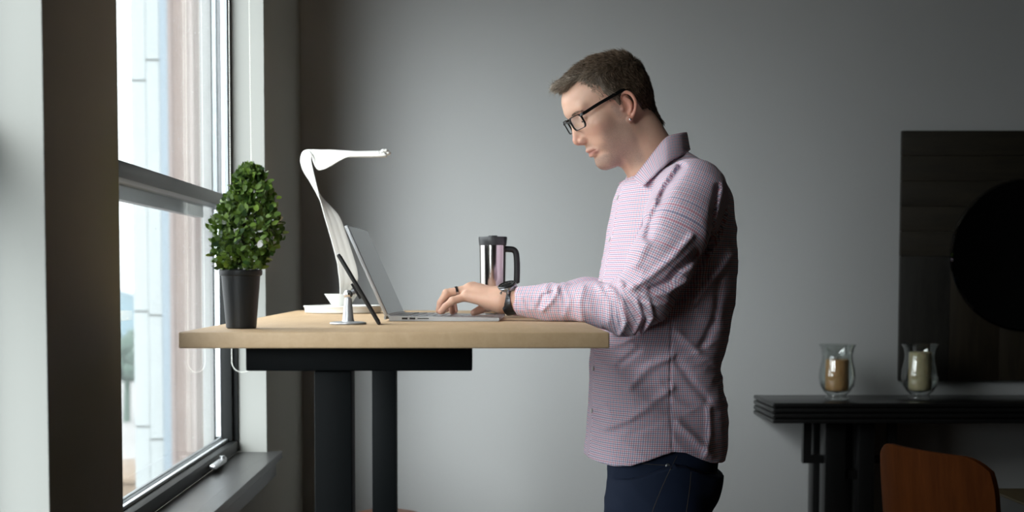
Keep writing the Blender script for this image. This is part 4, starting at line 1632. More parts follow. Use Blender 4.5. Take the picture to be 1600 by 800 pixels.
N = NT('short_brown_hair')
a_g = N.n('ShaderNodeAttribute', attribute_name='grey').outputs['Fac']
a_r = N.n('ShaderNodeAttribute', attribute_name='rnd').outputs['Fac']
c1 = N.mix(a_r, (0.040, 0.026, 0.016, 1), (0.19, 0.125, 0.078, 1))
c2 = N.mix(a_r, (0.14, 0.105, 0.075, 1), (0.55, 0.47, 0.38, 1))
N.l(N.mix(a_g, c1, c2), N.b.inputs['Base Color'])
N.b.inputs['Roughness'].default_value = 0.5
N.b.inputs['Specular IOR Level'].default_value = 0.35
M_hair = N.m

hlo, hhi = H_O - 0.15, H_O + 0.17
hv, hfaces = grow(hair_sdf, hlo, hhi, 0.0025, project=1)
hn = normals_of(hair_sdf, hv)
hq = to_head(hv)


def grey_of(q):
    return np.clip(sstep(q[:, 0], -10, 70) * (0.25 + 0.75 * (1 - sstep(q[:, 2], 60, 120))) * 0.9 + 0.25 * sstep(q[:, 0], 60, 105) + 0.5 * hair_edge(q) * (q[:, 2] > -10), 0, 1)


scalp = body_sdf(hv)
vis = np.flatnonzero(scalp > 0.0012)
rng = np.random.default_rng(3)
NS = 22000
pick = rng.choice(vis, NS)
root = hv[pick] + rng.normal(0, 0.0012, (NS, 3))
hnp = hn[pick]
qq = hq[pick]
# the thin edge: hairs growing straight out of the scalp at temples, sideburns and nape
bq = to_head(bv)
inh = np.flatnonzero((np.abs(bq) < 160).all(1) & (bq[:, 2] > -14) & (bq[:, 2] < 104) & (bq[:, 0] > 8))
mg = hair_front(bq[inh, 2]) + 42 * (1 - sstep(np.abs(bq[inh, 1]), 16, 46)) * sstep(bq[inh, 2], 78, 100) - bq[inh, 0]
okk = (mg > rng.normal(1, 3, len(inh))) & (mg < 30)
NE = 5200
pk2 = rng.choice(inh[okk], NE)
root = np.concatenate([root, bv[pk2] + rng.normal(0, 0.0008, (NE, 3))])
hnp = np.concatenate([hnp, normals_of(body_sdf, bv[pk2])])
qq = np.concatenate([qq, bq[pk2]])
NS = NS + NE
qn = hnp @ H_R.T
al = np.abs(qq[:, 1])
top = sstep(qq[:, 2], 62, 108)
fl = np.stack([0.95 * top - 0.40 * (1 - top), 0.10 * np.sign(qq[:, 1]) * (1 - top) + rng.normal(0, .15, NS), 0.30 * top - 0.95 * (1 - top)], 1)
fl += rng.normal(0, 0.16, (NS, 3)) * (1 + 1.1 * (sstep(qq[:, 0], 70, 100) * top))[:, None]
fl -= qn * (fl * qn).sum(1, keepdims=True)
fl /= np.linalg.norm(fl, axis=1, keepdims=True) + 1e-9
lift = (0.28 + 0.30 * top)[:, None] * (0.6 + 0.8 * rng.random((NS, 1)))
d1 = fl + qn * lift
d1 /= np.linalg.norm(d1, axis=1, keepdims=True)
d2 = fl + qn * (lift * 0.45) + np.array([0, 0, -0.15])
d2 /= np.linalg.norm(d2, axis=1, keepdims=True)
fringe = sstep(qq[:, 0], 70, 100) * top
ln = (0.011 + 0.010 * top + 0.004 * fringe) * (0.6 + 0.7 * rng.random(NS))
thinr = np.where((qq[:, 0] > 8) & (qq[:, 2] < 30), 0.55, 1.0)
ln = ln * thinr * (1 - 0.35 * hair_edge(qq) * (1 - top))
d1w, d2w = d1 @ H_R, d2 @ H_R
root = root - (hnp) * 0.002
p1 = root + d1w * (ln * 0.5)[:, None]
p2 = p1 + d2w * (ln * 0.5)[:, None]
side = np.cross(d1w, hnp)
side /= np.linalg.norm(side, axis=1, keepdims=True) + 1e-9
wid = 0.00048 * (0.7 + 0.6 * rng.random(NS))[:, None]
nv = hnp


def ringp(c_, w):
    return np.stack([c_ + side * w, c_ - side * w * 0.5 + nv * w * 0.8, c_ - side * w * 0.5 - nv * w * 0.8], 1)


SV = np.concatenate([ringp(root, wid), ringp(p1, wid * 0.85), p2[:, None, :]], 1)       # 7 per strand
base = len(hv) + np.arange(NS)[:, None] * 7
tri = []
for k_ in range(3):
    a, b = k_, (k_ + 1) % 3
    tri += [[a, b, 3 + b], [a, 3 + b, 3 + a], [3 + a, 3 + b, 6]]
tri = np.array(tri)
ST = (base[:, None, :1] + tri[None]).reshape(-1, 3)
HT_ = np.concatenate([np.stack([hfaces[:, 0], hfaces[:, 1], hfaces[:, 2]], 1), np.stack([hfaces[:, 0], hfaces[:, 2], hfaces[:, 3]], 1), ST])
hair = np_mesh('hair', np.concatenate([hv, SV.reshape(-1, 3)]), HT_, M_hair, man)
g_all = np.concatenate([grey_of(hq), np.repeat(grey_of(qq) * (0.55 + 0.9 * rng.random(NS)), 7)])
r_all = np.concatenate([0.8 * hair_edge(hq) * (hq[:, 2] > -15), np.repeat(rng.random(NS), 7)])
attr(hair, 'grey', np.clip(g_all, 0, 1))
attr(hair, 'rnd', r_all)

# eyebrows
for s in (1, -1):
    bv_, bfc = [], []
    for k_ in range(110):
        t = random.random()
        c_ = np.array([111 - 16 * t ** 1.5 + random.uniform(-1, 1), s * (11 + 38 * t), 27 + 5 * math.sin(t * 2.4) + random.uniform(-2.4, 2.4)])
        for _ in range(4):                                  # sit it on the skin
            c_[0] -= head_mm(c_[None])[0] * 0.9
        d_ = np.array([-0.25 - 0.3 * t, s * 1.0, 0.35 - 0.5 * t]) + np.random.default_rng(k_).normal(0, .15, 3)
        d_ /= np.linalg.norm(d_)
        a_ = from_head(c_)
        b_ = from_head(c_ + d_ * random.uniform(5, 8) + np.array([0.8, 0, 0]))
        w_ = h_u * 0.0003
        i0 = len(bv_)
        bv_ += [a_ + w_, a_ - w_, a_ + h_f * 0.0004, b_]
        bfc += [[i0, i0 + 1, i0 + 3], [i0 + 1, i0 + 2, i0 + 3], [i0 + 2, i0, i0 + 3]]
    brow = np_mesh('eyebrow', np.array(bv_), np.array(bfc), M_hair, man)
    attr(brow, 'grey', np.full(len(bv_), 0.6))
    attr(brow, 'rnd', np.full(len(bv_), 0.4))

# short stubble on the jaw and chin
st_att = np.zeros(len(bv), np.float32)
body.data.attributes['stubble'].data.foreach_get('value', st_att)
cand = np.flatnonzero(st_att > 0.25)
NSB = 5000
pk = rng.choice(cand, NSB, p=st_att[cand] / st_att[cand].sum())
nb_ = normals_of(body_sdf, bv[pk])
r0 = bv[pk] + rng.normal(0, 0.0008, (NSB, 3))
dr = nb_ * 0.6 + np.array([0, 0, -0.7]) + rng.normal(0, .3, (NSB, 3))
dr /= np.linalg.norm(dr, axis=1, keepdims=True)
tipp = r0 + dr * (0.0011 + 0.0011 * rng.random((NSB, 1)))
sd_ = np.cross(dr, nb_)
sd_ /= np.linalg.norm(sd_, axis=1, keepdims=True) + 1e-9
w_ = 0.00009
SV2 = np.stack([r0 + sd_ * w_, r0 - sd_ * w_, r0 + nb_ * w_ * 1.5, tipp], 1).reshape(-1, 3)
bs = np.arange(NSB)[:, None, None] * 4
F2 = (bs + np.array([[0, 1, 3], [1, 2, 3], [2, 0, 3]])[None]).reshape(-1, 3)
beard = np_mesh('beard', SV2, F2, M_hair, man)
attr(beard, 'grey', np.repeat(0.4 + rng.random(NSB) * 0.6, 4))
attr(beard, 'rnd', np.repeat(rng.random(NSB), 4))

# ------------------------------------------------------------------ glasses and ear stud
M_acet = mat('black_acetate', (0.005, 0.005, 0.005, 1), 0.3, spec=0.25)
M_lens = glass_thin('spectacle_lens', (0.97, 0.98, 0.98, 1), 1.0)
gl = bpy.data.objects.new('glasses', None)
COL.objects.link(gl)
gl.parent = man
gl.empty_display_size = 0.02
wrap = math.radians(7)
pant = math.radians(7)


def lens_pt(s, x, z, off=0.0):
    """x outward from the lens centre, z up, in mm, on side s"""
    l = 33.5 + x * math.cos(wrap)
    f = 112.0 - l * math.tan(wrap) - 0.0012 * l * l + off + z * math.sin(pant)
    return from_head((f, s * l, 10.5 + z))


for s, nm in ((1, 'rim'), (-1, 'rim')):
    rr = rounded_rect(48, 30, 10, 6)
    bm = bmesh.new()
    n = len(rr)
    ring = []
    for (x, z) in rr:
        sc_o = (1 + 2.6 / math.hypot(x, z))
        hb = 1.5 if z > 5 else 1.0                      # heavier brow line
        so = 1 + (1.9 * hb) / math.hypot(x, z)
        si = 1 - 0.3 / math.hypot(x, z)
        ring.append([bm.verts.new(Vector(lens_pt(s, x * k_, z * k_, o_))) for k_, o_ in ((si, 1.6), (so, 1.8), (so, -1.8), (si, -1.6))])
    for i in range(n):
        j = (i + 1) % n
        for a in range(4):
            b = (a + 1) % 4
            bm.faces.new((ring[i][a], ring[i][b], ring[j][b], ring[j][a]))
    bm_obj('rim', bm, M_acet, gl, autosmooth=50)
    bm = bmesh.new()
    f1 = [bm.verts.new(Vector(lens_pt(s, x * 0.985, z * 0.985, 0.5))) for x, z in rr]
    bm.faces.new(f1)
    bm_obj('lens', bm, M_lens, gl)
    # temple arm: end piece, then back over the ear
    c0 = np.array([lens_pt(s, 25, 12, 0.0), lens_pt(s, 30, 13, -1), lens_pt(s, 33, 13.5, -8)])
    pts = [Vector(v) for v in c0] + [Vector(from_head(v)) for v in ((60, s * 76, 29), (24, s * 81.5, 32.5), (0, s * 82, 35), (-12, s * 80, 33), (-22, s * 77, 21), (-26, s * 75, 6))]
    pts = smooth_path(pts, 5)
    n = len(pts)
    fr = frames_along(pts)
    bm = bmesh.new()
    rings = []
    for i, (p, t_, u_, w_) in enumerate(fr):
        hh = 0.0035 if i < n - 14 else 0.0026
        latv = Vector(h_l)
        latv = (latv - t_ * latv.dot(t_)).normalized() if i > 6 else w_
        upv = t_.cross(latv).normalized()
        rings.append([bm.verts.new(p + upv * (hh * a) + latv * (0.0017 * b)) for a, b in ((1, 1), (1, -1), (-1, -1), (-1, 1))])
    for i in range(n - 1):
        for a in range(4):
            b = (a + 1) % 4
            bm.faces.new((rings[i][a], rings[i][b], rings[i + 1][b], rings[i + 1][a]))
    bm.faces.new(rings[0])
    bm.faces.new(rings[-1])
    bm_obj('temple_arm', bm, M_acet, gl, autosmooth=50)
bpts = [Vector(lens_pt(1, -25.5, 6, 0)), Vector(from_head((113, 4.5, 18.5))), Vector(from_head((113.5, 0, 19.5))), Vector(from_head((113, -4.5, 18.5))), Vector(lens_pt(-1, -25.5, 6, 0))]
tube('bridge', smooth_path(bpts, 5), 0.0026, M_acet, gl, seg=10)
bm = bmesh.new()
for c_ in ((1, 78.5, -35), ):
    bmesh.ops.create_uvsphere(bm, u_segments=16, v_segments=10, radius=0.0030, matrix=Matrix.Translation(Vector(from_head((6.0, 80, -31.5)))))
for f in bm.faces:
    f.smooth = True
stud = bm_obj('ear_stud', bm, mat('bright_silver', (0.85, 0.85, 0.85, 1), 0.12, metal=1.0), man)

# ------------------------------------------------------------------ shirt
PXM = 1.0 / 673.0


def seg_dist2(p, pts):
    """distance in the x-z plane (metres) to a polyline given in photo pixels at the near side"""
    q = [PW(a, b, 3.12) for a, b in pts]
    best = np.full(len(p), 9.0)
    x, z = p[:, 0], p[:, 2]
    for a, b in zip(q[:-1], q[1:]):
        ax_, az_, bx_, bz_ = a[0], a[2], b[0], b[2]
        dx_, dz_ = bx_ - ax_, bz_ - az_
        t = np.clip(((x - ax_) * dx_ + (z - az_) * dz_) / (dx_ * dx_ + dz_ * dz_), 0, 1)
        best = np.minimum(best, np.hypot(x - ax_ - t * dx_, z - az_ - t * dz_))
    return best


# folds seen in the cloth: photo polyline, height (mm, + ridge / - valley), half width (mm)
FOLDS = [
    ([(1062, 262), (1040, 292), (1018, 330), (1004, 372)], -9, 8),
    ([(1020, 320), (1004, 372), (985, 415)], 4, 10),
    ([(1116, 296), (1106, 340), (1106, 384), (1084, 432), (1062, 470)], -8, 9),
    ([(1122, 290), (1113, 330), (1109, 352)], 2.5, 6),
    ([(1138, 330), (1126, 372), (1108, 400)], 5, 7),
    ([(1145, 400), (1118, 430), (1085, 470)], 5, 10),
    ([(1068, 372), (1040, 402), (1006, 432), (980, 448)], 6, 8),
    ([(1080, 398), (1050, 420), (1034, 440), (1008, 452)], -9, 9),
    ([(1062, 440), (1030, 458), (1000, 456)], 4, 8),
    ([(962, 442), (984, 462), (994, 492), (986, 518)], 5, 6),
    ([(978, 448), (1002, 466), (1010, 494), (1000, 518)], 6, 6),
    ([(946, 448), (964, 468), (970, 500), (964, 520)], 4.5, 6),
    ([(930, 446), (944, 470), (946, 500)], 3, 6),
    ([(970, 448), (990, 466), (999, 494), (992, 520)], -4, 5),
    ([(870, 450), (864, 466), (848, 484)], 4, 5),
    ([(864, 456), (848, 462), (842, 478)], -3.5, 4),
    ([(880, 450), (888, 470), (880, 492)], 2.5, 7),
    ([(908, 448), (902, 474), (906, 498)], 3, 7),
    ([(1052, 556), (1016, 572), (985, 606)], 4, 9),
    ([(1050, 606), (1016, 632), (984, 656), (950, 672)], 4.5, 9),
    ([(1050, 640), (1020, 662), (990, 676)], -1.5, 8),
    ([(1056, 560), (1084, 600), (1108, 626)], -4, 9),
    ([(1060, 520), (1096, 556), (1126, 572)], 4.5, 9),
    ([(1060, 660), (1090, 690), (1114, 712)], 5, 9),
    ([(1110, 640), (1112, 680), (1104, 712)], 4, 8),
    ([(1049, 500), (1048, 560), (1047, 620), (1050, 706)], -2.2, 2.2),
    ([(1000, 545), (985, 560), (970, 572)], -3, 7),
    ([(1126, 440), (1120, 500), (1100, 540)], -4, 10),
]


_dense = {}


def arm_coords(p, A_):
    """distance along the arm and nearest axis distance"""
    if id(A_) not in _dense:
        c_ = np.array([tuple(v) for v in smooth_path([tuple(A_[0] + (A_[0] - A_[1]) * 1.5)] + [tuple(a) for a in A_], 6)])
        k_ = np.array([1, 4, 6, 4, 1]) / 16.0
        for _ in range(6):
            c_[2:-2] = sum(w_ * c_[i:len(c_) - 4 + i] for i, w_ in enumerate(k_))
        _dense[id(A_)] = (c_, -np.linalg.norm(A_[0] - A_[1]) * 1.5)
    A_, s_start = _dense[id(A_)]
    best = np.full(len(p), 9.0)
    s_at = np.zeros(len(p))
    ax = np.zeros((len(p), 3))
    tg = np.zeros((len(p), 3))
    s0 = s_start
    for a, b in zip(A_[:-1], A_[1:]):
        ab = b - a
        L_ = np.linalg.norm(ab)
        t = np.clip(((p - a) @ ab) / (L_ * L_), 0, 1)
        d = p - a - t[:, None] * ab
        dd = np.sqrt((d * d).sum(1))
        m = dd < best
        best[m] = dd[m]
        s_at[m] = s0 + t[m] * L_
        ax[m] = d[m]
        tg[m] = ab / L_
        s0 += L_
    e1 = np.array([0, 1.0, 0]) - tg * tg[:, 1:2]
    e1 /= np.linalg.norm(e1, axis=1, keepdims=True) + 1e-9
    e2 = np.cross(tg, e1)
    return best, s_at, np.stack([(ax * tg).sum(1), (ax * e1).sum(1), (ax * e2).sum(1)], 1)


HEM = [(900, 720), (930, 727), (960, 730), (985, 727), (1010, 718), (1034, 709), (1052, 704), (1070, 706), (1092, 716), (1112, 724), (1140, 728)]
_hx = np.array([PW(a, b, 3.14)[0] for a, b in HEM])
_hz = np.array([PW(a, b, 3.14)[2] for a, b in HEM])


def sleeve_sdf(p, A_, R_):
    c = chain(p, A_, R_, 0.02)
    a, b = A_[-1], A_[-2]
    t = (a - b) / np.linalg.norm(a - b)
    cut = (p - a) @ t
    return smax(c, cut, 0.003)


def shirt_core(p):
    t = torso_sdf(p)
    l = sleeve_sdf(p, ARM_L, ARM_LR)
    r = sleeve_sdf(p, ARM_R, ARM_RR)
    return t, l, r


def shirt_sdf(p):
    t, l, r = shirt_core(p)
    d = smin(t, l, 0.030)
    d = smin(d, r, 0.030)
    near = np.abs(d) < 0.035
    if near.any():
        pn = p[near]
        add = np.zeros(len(pn))
        front = sstep(-(pn[:, 1] - 3.27), 0, 0.06)
        for pts, hgt, wd in FOLDS:
            ds = seg_dist2(pn, pts)
            add += 1.3 * hgt * 0.001 * np.exp(-(ds / (wd * 0.001)) ** 2) * front
        # softer creases everywhere
        f, la, a_, w_ = torso_local(pn)
        lr_ = np.minimum(l[near], r[near])
        tor = t[near] < lr_
        wt_ = sstep(lr_ - t[near], -0.012, 0.012)
        u1 = np.stack([(pn[:, 0] * 0.8 + pn[:, 2]) * 22, (pn[:, 0] - pn[:, 2] * 0.8) * 7, pn[:, 1] * 9], 1)
        n1 = 1 - np.abs(2 * vnoise(u1) - 1)
        u2 = np.stack([(pn[:, 2] - pn[:, 0] * 0.5) * 40, (pn[:, 0] + pn[:, 2] * 0.5) * 12, pn[:, 1] * 14], 1)
        n2 = 1 - np.abs(2 * vnoise(u2) - 1)
        zt_ = 0.5 + 0.5 * sstep(-pn[:, 2], -1.35, -1.15)
        add_t = (0.0042 * (n1 - 0.5) + 0.0022 * (n2 - 0.5)) * zt_
        dl, sl_, axl = arm_coords(pn, ARM_L)
        dr_, sr_, axr = arm_coords(pn, ARM_R)
        ss = np.where(dl < dr_, sl_, sr_)
        ang = np.where(dl < dr_, np.arctan2(axl[:, 2], axl[:, 1]), np.arctan2(axr[:, 2], axr[:, 1]))
        u3 = np.stack([ss * 42 + 0.9 * np.sin(ang), np.cos(ang) * 1.1, np.sin(ang) * 1.1 + np.where(dl < dr_, 0, 17.0)], 1)
        n3 = 1 - np.abs(2 * vnoise(u3) - 1)
        amp = np.interp(ss, [0, 0.10, 0.20, 0.30, 0.42, 0.54, 0.60], [0.002, 0.004, 0.006, 0.0075, 0.006, 0.0045, 0.0015])
        add_s = amp * (n3 - 0.55)
        add += wt_ * add_t + (1 - wt_) * add_s
        # front placket and cuff hems
        lp_ = np.abs(la) < 0.0165
        add += np.where(tor & lp_ & (f > 0), 0.0016, 0)
        d[near] = d[near] - add
    # shirt tail: curved hem, hollow below
    hem = np.interp(p[:, 0], _hx, _hz)
    d = smax(d, hem - p[:, 2], 0.002)
    low = p[:, 2] < 0.93
    if low.any():
        inner = -(t[low] + 0.0095)
        d[low] = np.maximum(d[low], np.where(p[low][:, 2] < hem[low] + 0.09, inner, -1))
    # the sleeve rests on the desk and hangs past its edge
    bx = np.maximum(np.maximum(p[:, 0] - DX1 - 0.0008, p[:, 2] - DZ - 0.0008), DZ - TH - 0.0008 - p[:, 2])
    d = smax(d, -bx, 0.002)
    # open neck
    nk = chain(p, NECK, [r + 0.004 for r in NECK_R], 0.02)
    d = np.where(p[:, 2] > 1.42, smax(d, -nk, 0.004), d)
    return d


N = NT('checked_shirt_cotton')
uvn = N.n('ShaderNodeUVMap')
uvn.uv_map = 'cloth'
sep = N.n('ShaderNodeSeparateXYZ')
N.l(uvn.outputs[0], sep.inputs[0])


def stripes(sock, period, phase, width, soft=0.06):
    fr_ = N.math('FRACT', N.math('ADD', N.math('DIVIDE', sock, period), phase))
    dd = N.math('ABSOLUTE', N.math('SUBTRACT', fr_, 0.5))
    mr = N.n('ShaderNodeMapRange', interpolation_type='SMOOTHSTEP')
    N.l(dd, mr.inputs['Value'])
    mr.inputs['From Min'].default_value = width - soft
    mr.inputs['From Max'].default_value = width + soft
    mr.inputs['To Min'].default_value = 1.0
    mr.inputs['To Max'].default_value = 0.0
    return mr.outputs[0]


PER = 0.0092
col = (0.86, 0.785, 0.875, 1)
red, navy = (0.50, 0.045, 0.10, 1), (0.035, 0.05, 0.20, 1)
for ax in ('X', 'Y'):
    for ph, cc_ in ((0.25, red), (0.75, navy)):
        sfac = stripes(sep.outputs[ax], PER, ph, 0.095)
        col = N.mix(N.math('MULTIPLY', sfac, 0.58), col, cc_)
N.l(col, N.b.inputs['Base Color'])
N.b.inputs['Roughness'].default_value = 0.75
N.b.inputs['Specular IOR Level'].default_value = 0.25
N.b.inputs['Sheen Weight'].default_value = 0.12
wv = N.noise(900, 2, 0.5, N.obj_vec())
N.bump(wv, 0.08, 0.0006)
M_shirt = N.m

sv, sf = grow(shirt_sdf, (-0.0, 2.96, 0.68), (0.64, 3.66, 1.50), 0.0032, project=2)
shirt = np_mesh('shirt', sv, sf, M_shirt, man)


def set_uv(o, faces, verts):
    """cloth coordinates, split cleanly at the armhole seams"""
    cen = verts[faces].mean(1)
    t, l, r = shirt_core(cen)
    side = np.where((l < t + 0.004) & (l < r), 1, np.where(r < t + 0.004, 2, 0))
    lv = verts[faces.ravel()]
    ls = np.repeat(side, faces.shape[1])
    f, la, a_, w_ = torso_local(lv)
    ang = np.arctan2(la, f)
    uu = ang * 0.165
    vv = lv[:, 2].copy()
    fc, lc_, _, _ = torso_local(cen)
    plk = np.repeat((np.abs(lc_) < 0.0165) & (fc > 0) & (side == 0), faces.shape[1])
    pu, pv = uu[plk].copy(), vv[plk].copy()
    uu[plk], vv[plk] = (pu + pv) * 0.7071, (pv - pu) * 0.7071
    for k_, A_ in ((1, ARM_L), (2, ARM_R)):
        m = ls == k_
        d_, s_, ax = arm_coords(lv[m], A_)
        # angle round the arm, measured in the plane across it
        vv[m] = s_
        yy, zz_ = ax[:, 1], ax[:, 2]
        rloc = np.interp(s_, [0, 0.12, 0.28, 0.40, 0.58], [0.074, 0.07, 0.060, 0.045, 0.035])
        uu[m] = np.arctan2(zz_, -yy * (1 if k_ == 1 else -1)) * rloc
    uvl = o.data.uv_layers.new(name='cloth')
    uvl.data.foreach_set('uv', np.stack([uu, vv], 1).astype(np.float32).ravel())


if len(shirt.data.polygons) == len(sf):
    set_uv(shirt, sf, sv)


# collar: stand and folded leaf each side
def tor_world(f, l, z):
    zz_ = np.array([[0, 0, z]], float)
    xb, xf = np.interp(z, _zz, _xb), np.interp(z, _zz, _xf)
    xc = (xb + xf) / 2
    return np.array([xc - f * math.cos(T_YAW) + l * math.sin(T_YAW), BODY_Y - f * math.sin(T_YAW) - l * math.cos(T_YAW), z])


near_top = [PW(1073, 206.5, 3.300), PW(1062, 208, 3.262), PW(1043, 213.5, 3.240), PW(1028, 229, 3.231), PW(1014, 247, 3.228), PW(1000, 265, 3.231), PW(988, 280.5, 3.243)]
near_bot = [PW(1078, 234, 3.300), PW(1067, 242, 3.225), PW(1048, 252, 3.180), PW(1036, 262, 3.160), PW(1025, 272, 3.148), PW(1014, 282, 3.141), PW(1005, 291, 3.140)]


def mirror_t(p):
    """mirror in the plane of the torso"""
    n = np.array([math.sin(T_YAW), -math.cos(T_YAW), 0])
    c_ = np.array([np.interp(p[2], _zz, (_xb + _xf) / 2), BODY_Y, 0])
    q = p - c_
    q = q - 2 * (q @ n) * n
    return q + c_


def collar_leaf(top, bot, nm):
    T = smooth_path(top, 6)
    B = smooth_path(bot, 6)
    n = len(T)
    M_ = 8
    vs, fs, uvs = [], [], []
    s = 0
    for i in range(n):
        if i:
            s += ((T[i] - T[i - 1]).length + (B[i] - B[i - 1]).length) / 2
        for j in range(M_ + 1):
            t = j / M_
            p = T[i].lerp(B[i], t)
            vs.append(p)
            uvs.append((s, t * (T[i] - B[i]).length))
    bm = bmesh.new()
    V = [bm.verts.new(p) for p in vs]
    uvl = bm.loops.layers.uv.new('cloth')
    ids = {v: i for i, v in enumerate(V)}
    for i in range(n - 1):
        for j in range(M_):
            a = i * (M_ + 1) + j
            f = bm.faces.new((V[a], V[a + 1], V[a + M_ + 2], V[a + M_ + 1]))
            f.smooth = True
            for lp_ in f.loops:
                lp_[uvl].uv = uvs[ids[lp_.vert]]
    me = bpy.data.meshes.new(nm)
    bm.to_mesh(me)
    bm.free()
    o = link(nm, me, M_shirt, shirt)
    so = o.modifiers.new('thickness', 'SOLIDIFY')
    so.thickness = 0.0022
    so.offset = 0
    return o


collar_leaf(near_top, near_bot, 'collar')
far_top = [PW(1073, 206.5, 3.300), PW(1064, 209, 3.338), PW(1046, 216, 3.362), PW(1028, 233, 3.372), PW(1010, 252, 3.372), PW(996, 267, 3.362), PW(985, 276, 3.325)]
far_bot = [PW(1078, 234, 3.300), PW(1070, 240, 3.370), PW(1050, 250, 3.420), PW(1030, 260, 3.445), PW(1006, 270, 3.455), PW(984, 280, 3.445), PW(967, 287, 3.415)]
collar_leaf(far_top, far_bot, 'collar')
# collar stand inside
stand_lo = [p * np.array([1, 1, 1]) + np.array([0.004, 0, -0.036]) for p in near_top]
stand_hi = [p + (np.array([0, 0.003, -0.002])) for p in near_top]
collar_leaf(stand_hi, stand_lo, 'collar_stand')
collar_leaf([mirror_t(p) for p in stand_hi], [mirror_t(p) for p in stand_lo], 'collar_stand')

# buttons down the front
M_btn = mat('pearl_button', (0.75, 0.74, 0.72, 1), 0.25)


def on_shirt(z, l=0.0):
    """front point of the shirt at height z and side offset l"""
    lo_, hi_ = 0.0, 0.30
    for _ in range(30):
        m = (lo_ + hi_) / 2
        if shirt_sdf(tor_world(m, l, z)[None])[0] < 0:
            lo_ = m
        else:
            hi_ = m
    return tor_world(lo_, l, z)


for py in (309, 374, 441, 508, 575, 641):
    z = float(PW(960, py, BODY_Y - 0.02)[2])
    c_ = on_shirt(z, 0.013 if py > 500 else 0.006)
    n_ = normals_of(shirt_sdf, c_[None], 0.004)[0]
    M_ = Vector(n_).to_track_quat('Z', 'Y').to_matrix().to_4x4()
    M_.translation = Vector(c_ + n_ * 0.0006)
    lathe('button', [(0, 0), (0.0052, 0), (0.0056, 0.0006), (0.0052, 0.0016), (0.0035, 0.0013), (0, 0.0013)], M_btn, shirt, seg=20, M=M_)
# cuff band ends: cuff button on the near sleeve
cb_ = ARM_L[-1] * 0.86 + ARM_L[-2] * 0.14

# ------------------------------------------------------------------ jeans, belt line, shoes
def legs_px(v):
    return [PW(a, b, c_) for a, b, c_ in v]


LEG_L = legs_px([(1036, 716, 3.215), (1026, 800, 3.205), (1012, 880, 3.20), (1004, 990, 3.20), (1022, 1180, 3.215)])
LEG_R = legs_px([(1036, 716, 3.385), (1022, 800, 3.395), (1006, 880, 3.40), (996, 990, 3.40), (1010, 1180, 3.39)])
LEG_RAD = [0.122, 0.112, 0.094, 0.074, 0.062]


def jeans_sdf(p):
    d = None
    for A_ in (LEG_L, LEG_R):
        c_ = chain(p, A_, LEG_RAD, 0.03)
        d = c_ if d is None else smin(d, c_, 0.02)
    pel = ellip(p, PW(1040, 712, BODY_Y), (0.128, 0.178, 0.16))
    d = smin(d, pel, 0.04)
    d = smin(d, ellip(p, PW(1082, 736, BODY_Y), (0.075, 0.150, 0.085)), 0.03)
    seat_lim = (p[:, 0] - PW(1127, 735, BODY_Y)[0])
    d = smax(d, seat_lim, 0.03)
    near = np.abs(d) < 0.02
    if near.any():
        pn = p[near]
        u1 = np.stack([(pn[:, 2] + pn[:, 0] * 0.7) * 26, (pn[:, 0] - pn[:, 2]) * 7, pn[:, 1] * 8], 1)
        a_ = np.where(pn[:, 2] > 0.55, 0.004, 0.007)
        d[near] = d[near] - a_ * (0.5 - np.abs(vnoise(u1) - 0.5) * 1.6)
    hi_ = p[:, 2] > 0.70
    if hi_.any():
        hem_ = np.interp(p[hi_][:, 0], _hx, _hz)
        d[hi_] = np.where(p[hi_][:, 2] > hem_ - 0.03, smax(d[hi_], torso_sdf(p[hi_]) + 0.0125, 0.004), d[hi_])
    d = smax(d, p[:, 2] - 0.90, 0.004)
    d = smax(d, 0.045 - p[:, 2], 0.004)
    return d


N = NT('dark_denim')
ov = N.obj_vec()
c_ = N.mix(N.noise(10, 4, 0.6, ov), (0.008, 0.014, 0.034, 1), (0.014, 0.024, 0.052, 1))
N.l(c_, N.b.inputs['Base Color'])
N.b.inputs['Roughness'].default_value = 0.8
N.b.inputs['Specular IOR Level'].default_value = 0.2
N.bump(N.noise(1500, 2, 0.5, ov), 0.15, 0.0005)
M_denim = N.m
jv, jf = grow(jeans_sdf, (0.16, 3.02, 0.02), (0.64, 3.58, 0.94), 0.005, project=2)
jeans = np_mesh('jeans', jv, jf, M_denim, man)
M_stitch = mat('tan_stitching', (0.075, 0.06, 0.045, 1), 0.8)


def on_jeans(px, py):
    """point of the near face of the jeans seen at a photo pixel"""
    lo_, hi_ = 2.95, 3.30
    ys = np.linspace(lo_, hi_, 700)
    pts = np.array([PW(px, py, y) for y in ys])
    d = jeans_sdf(pts)
    k_ = int(np.argmax(d < 0.0004))
    return pts[k_]


for path in ([(992, 722), (1008, 725), (1024, 726), (1042, 727)], [(1058, 712), (1046, 736), (1034, 762), (1022, 792), (1014, 816)], [(1080, 733), (1078, 760), (1074, 790), (1070, 815)], [(1080, 733), (1100, 738), (1120, 740)]):
    q = [(path[i][0] + (path[i + 1][0] - path[i][0]) * t / 6, path[i][1] + (path[i + 1][1] - path[i][1]) * t / 6) for i in range(len(path) - 1) for t in range(6)] + [path[-1]]
    tube('stitching', [on_jeans(a, b) for a, b in q], 0.0007, M_stitch, jeans, seg=6)
c_ = on_jeans(1043.5, 728)
n_ = normals_of(jeans_sdf, c_[None], 0.003)[0]
M_ = Vector(n_).to_track_quat('Z', 'Y').to_matrix().to_4x4()
M_.translation = Vector(c_)
lathe('rivet', [(0, 0), (0.0055, 0), (0.0055, 0.0012), (0.003, 0.0024), (0, 0.0026)], M_silver, jeans, seg=20, M=M_)


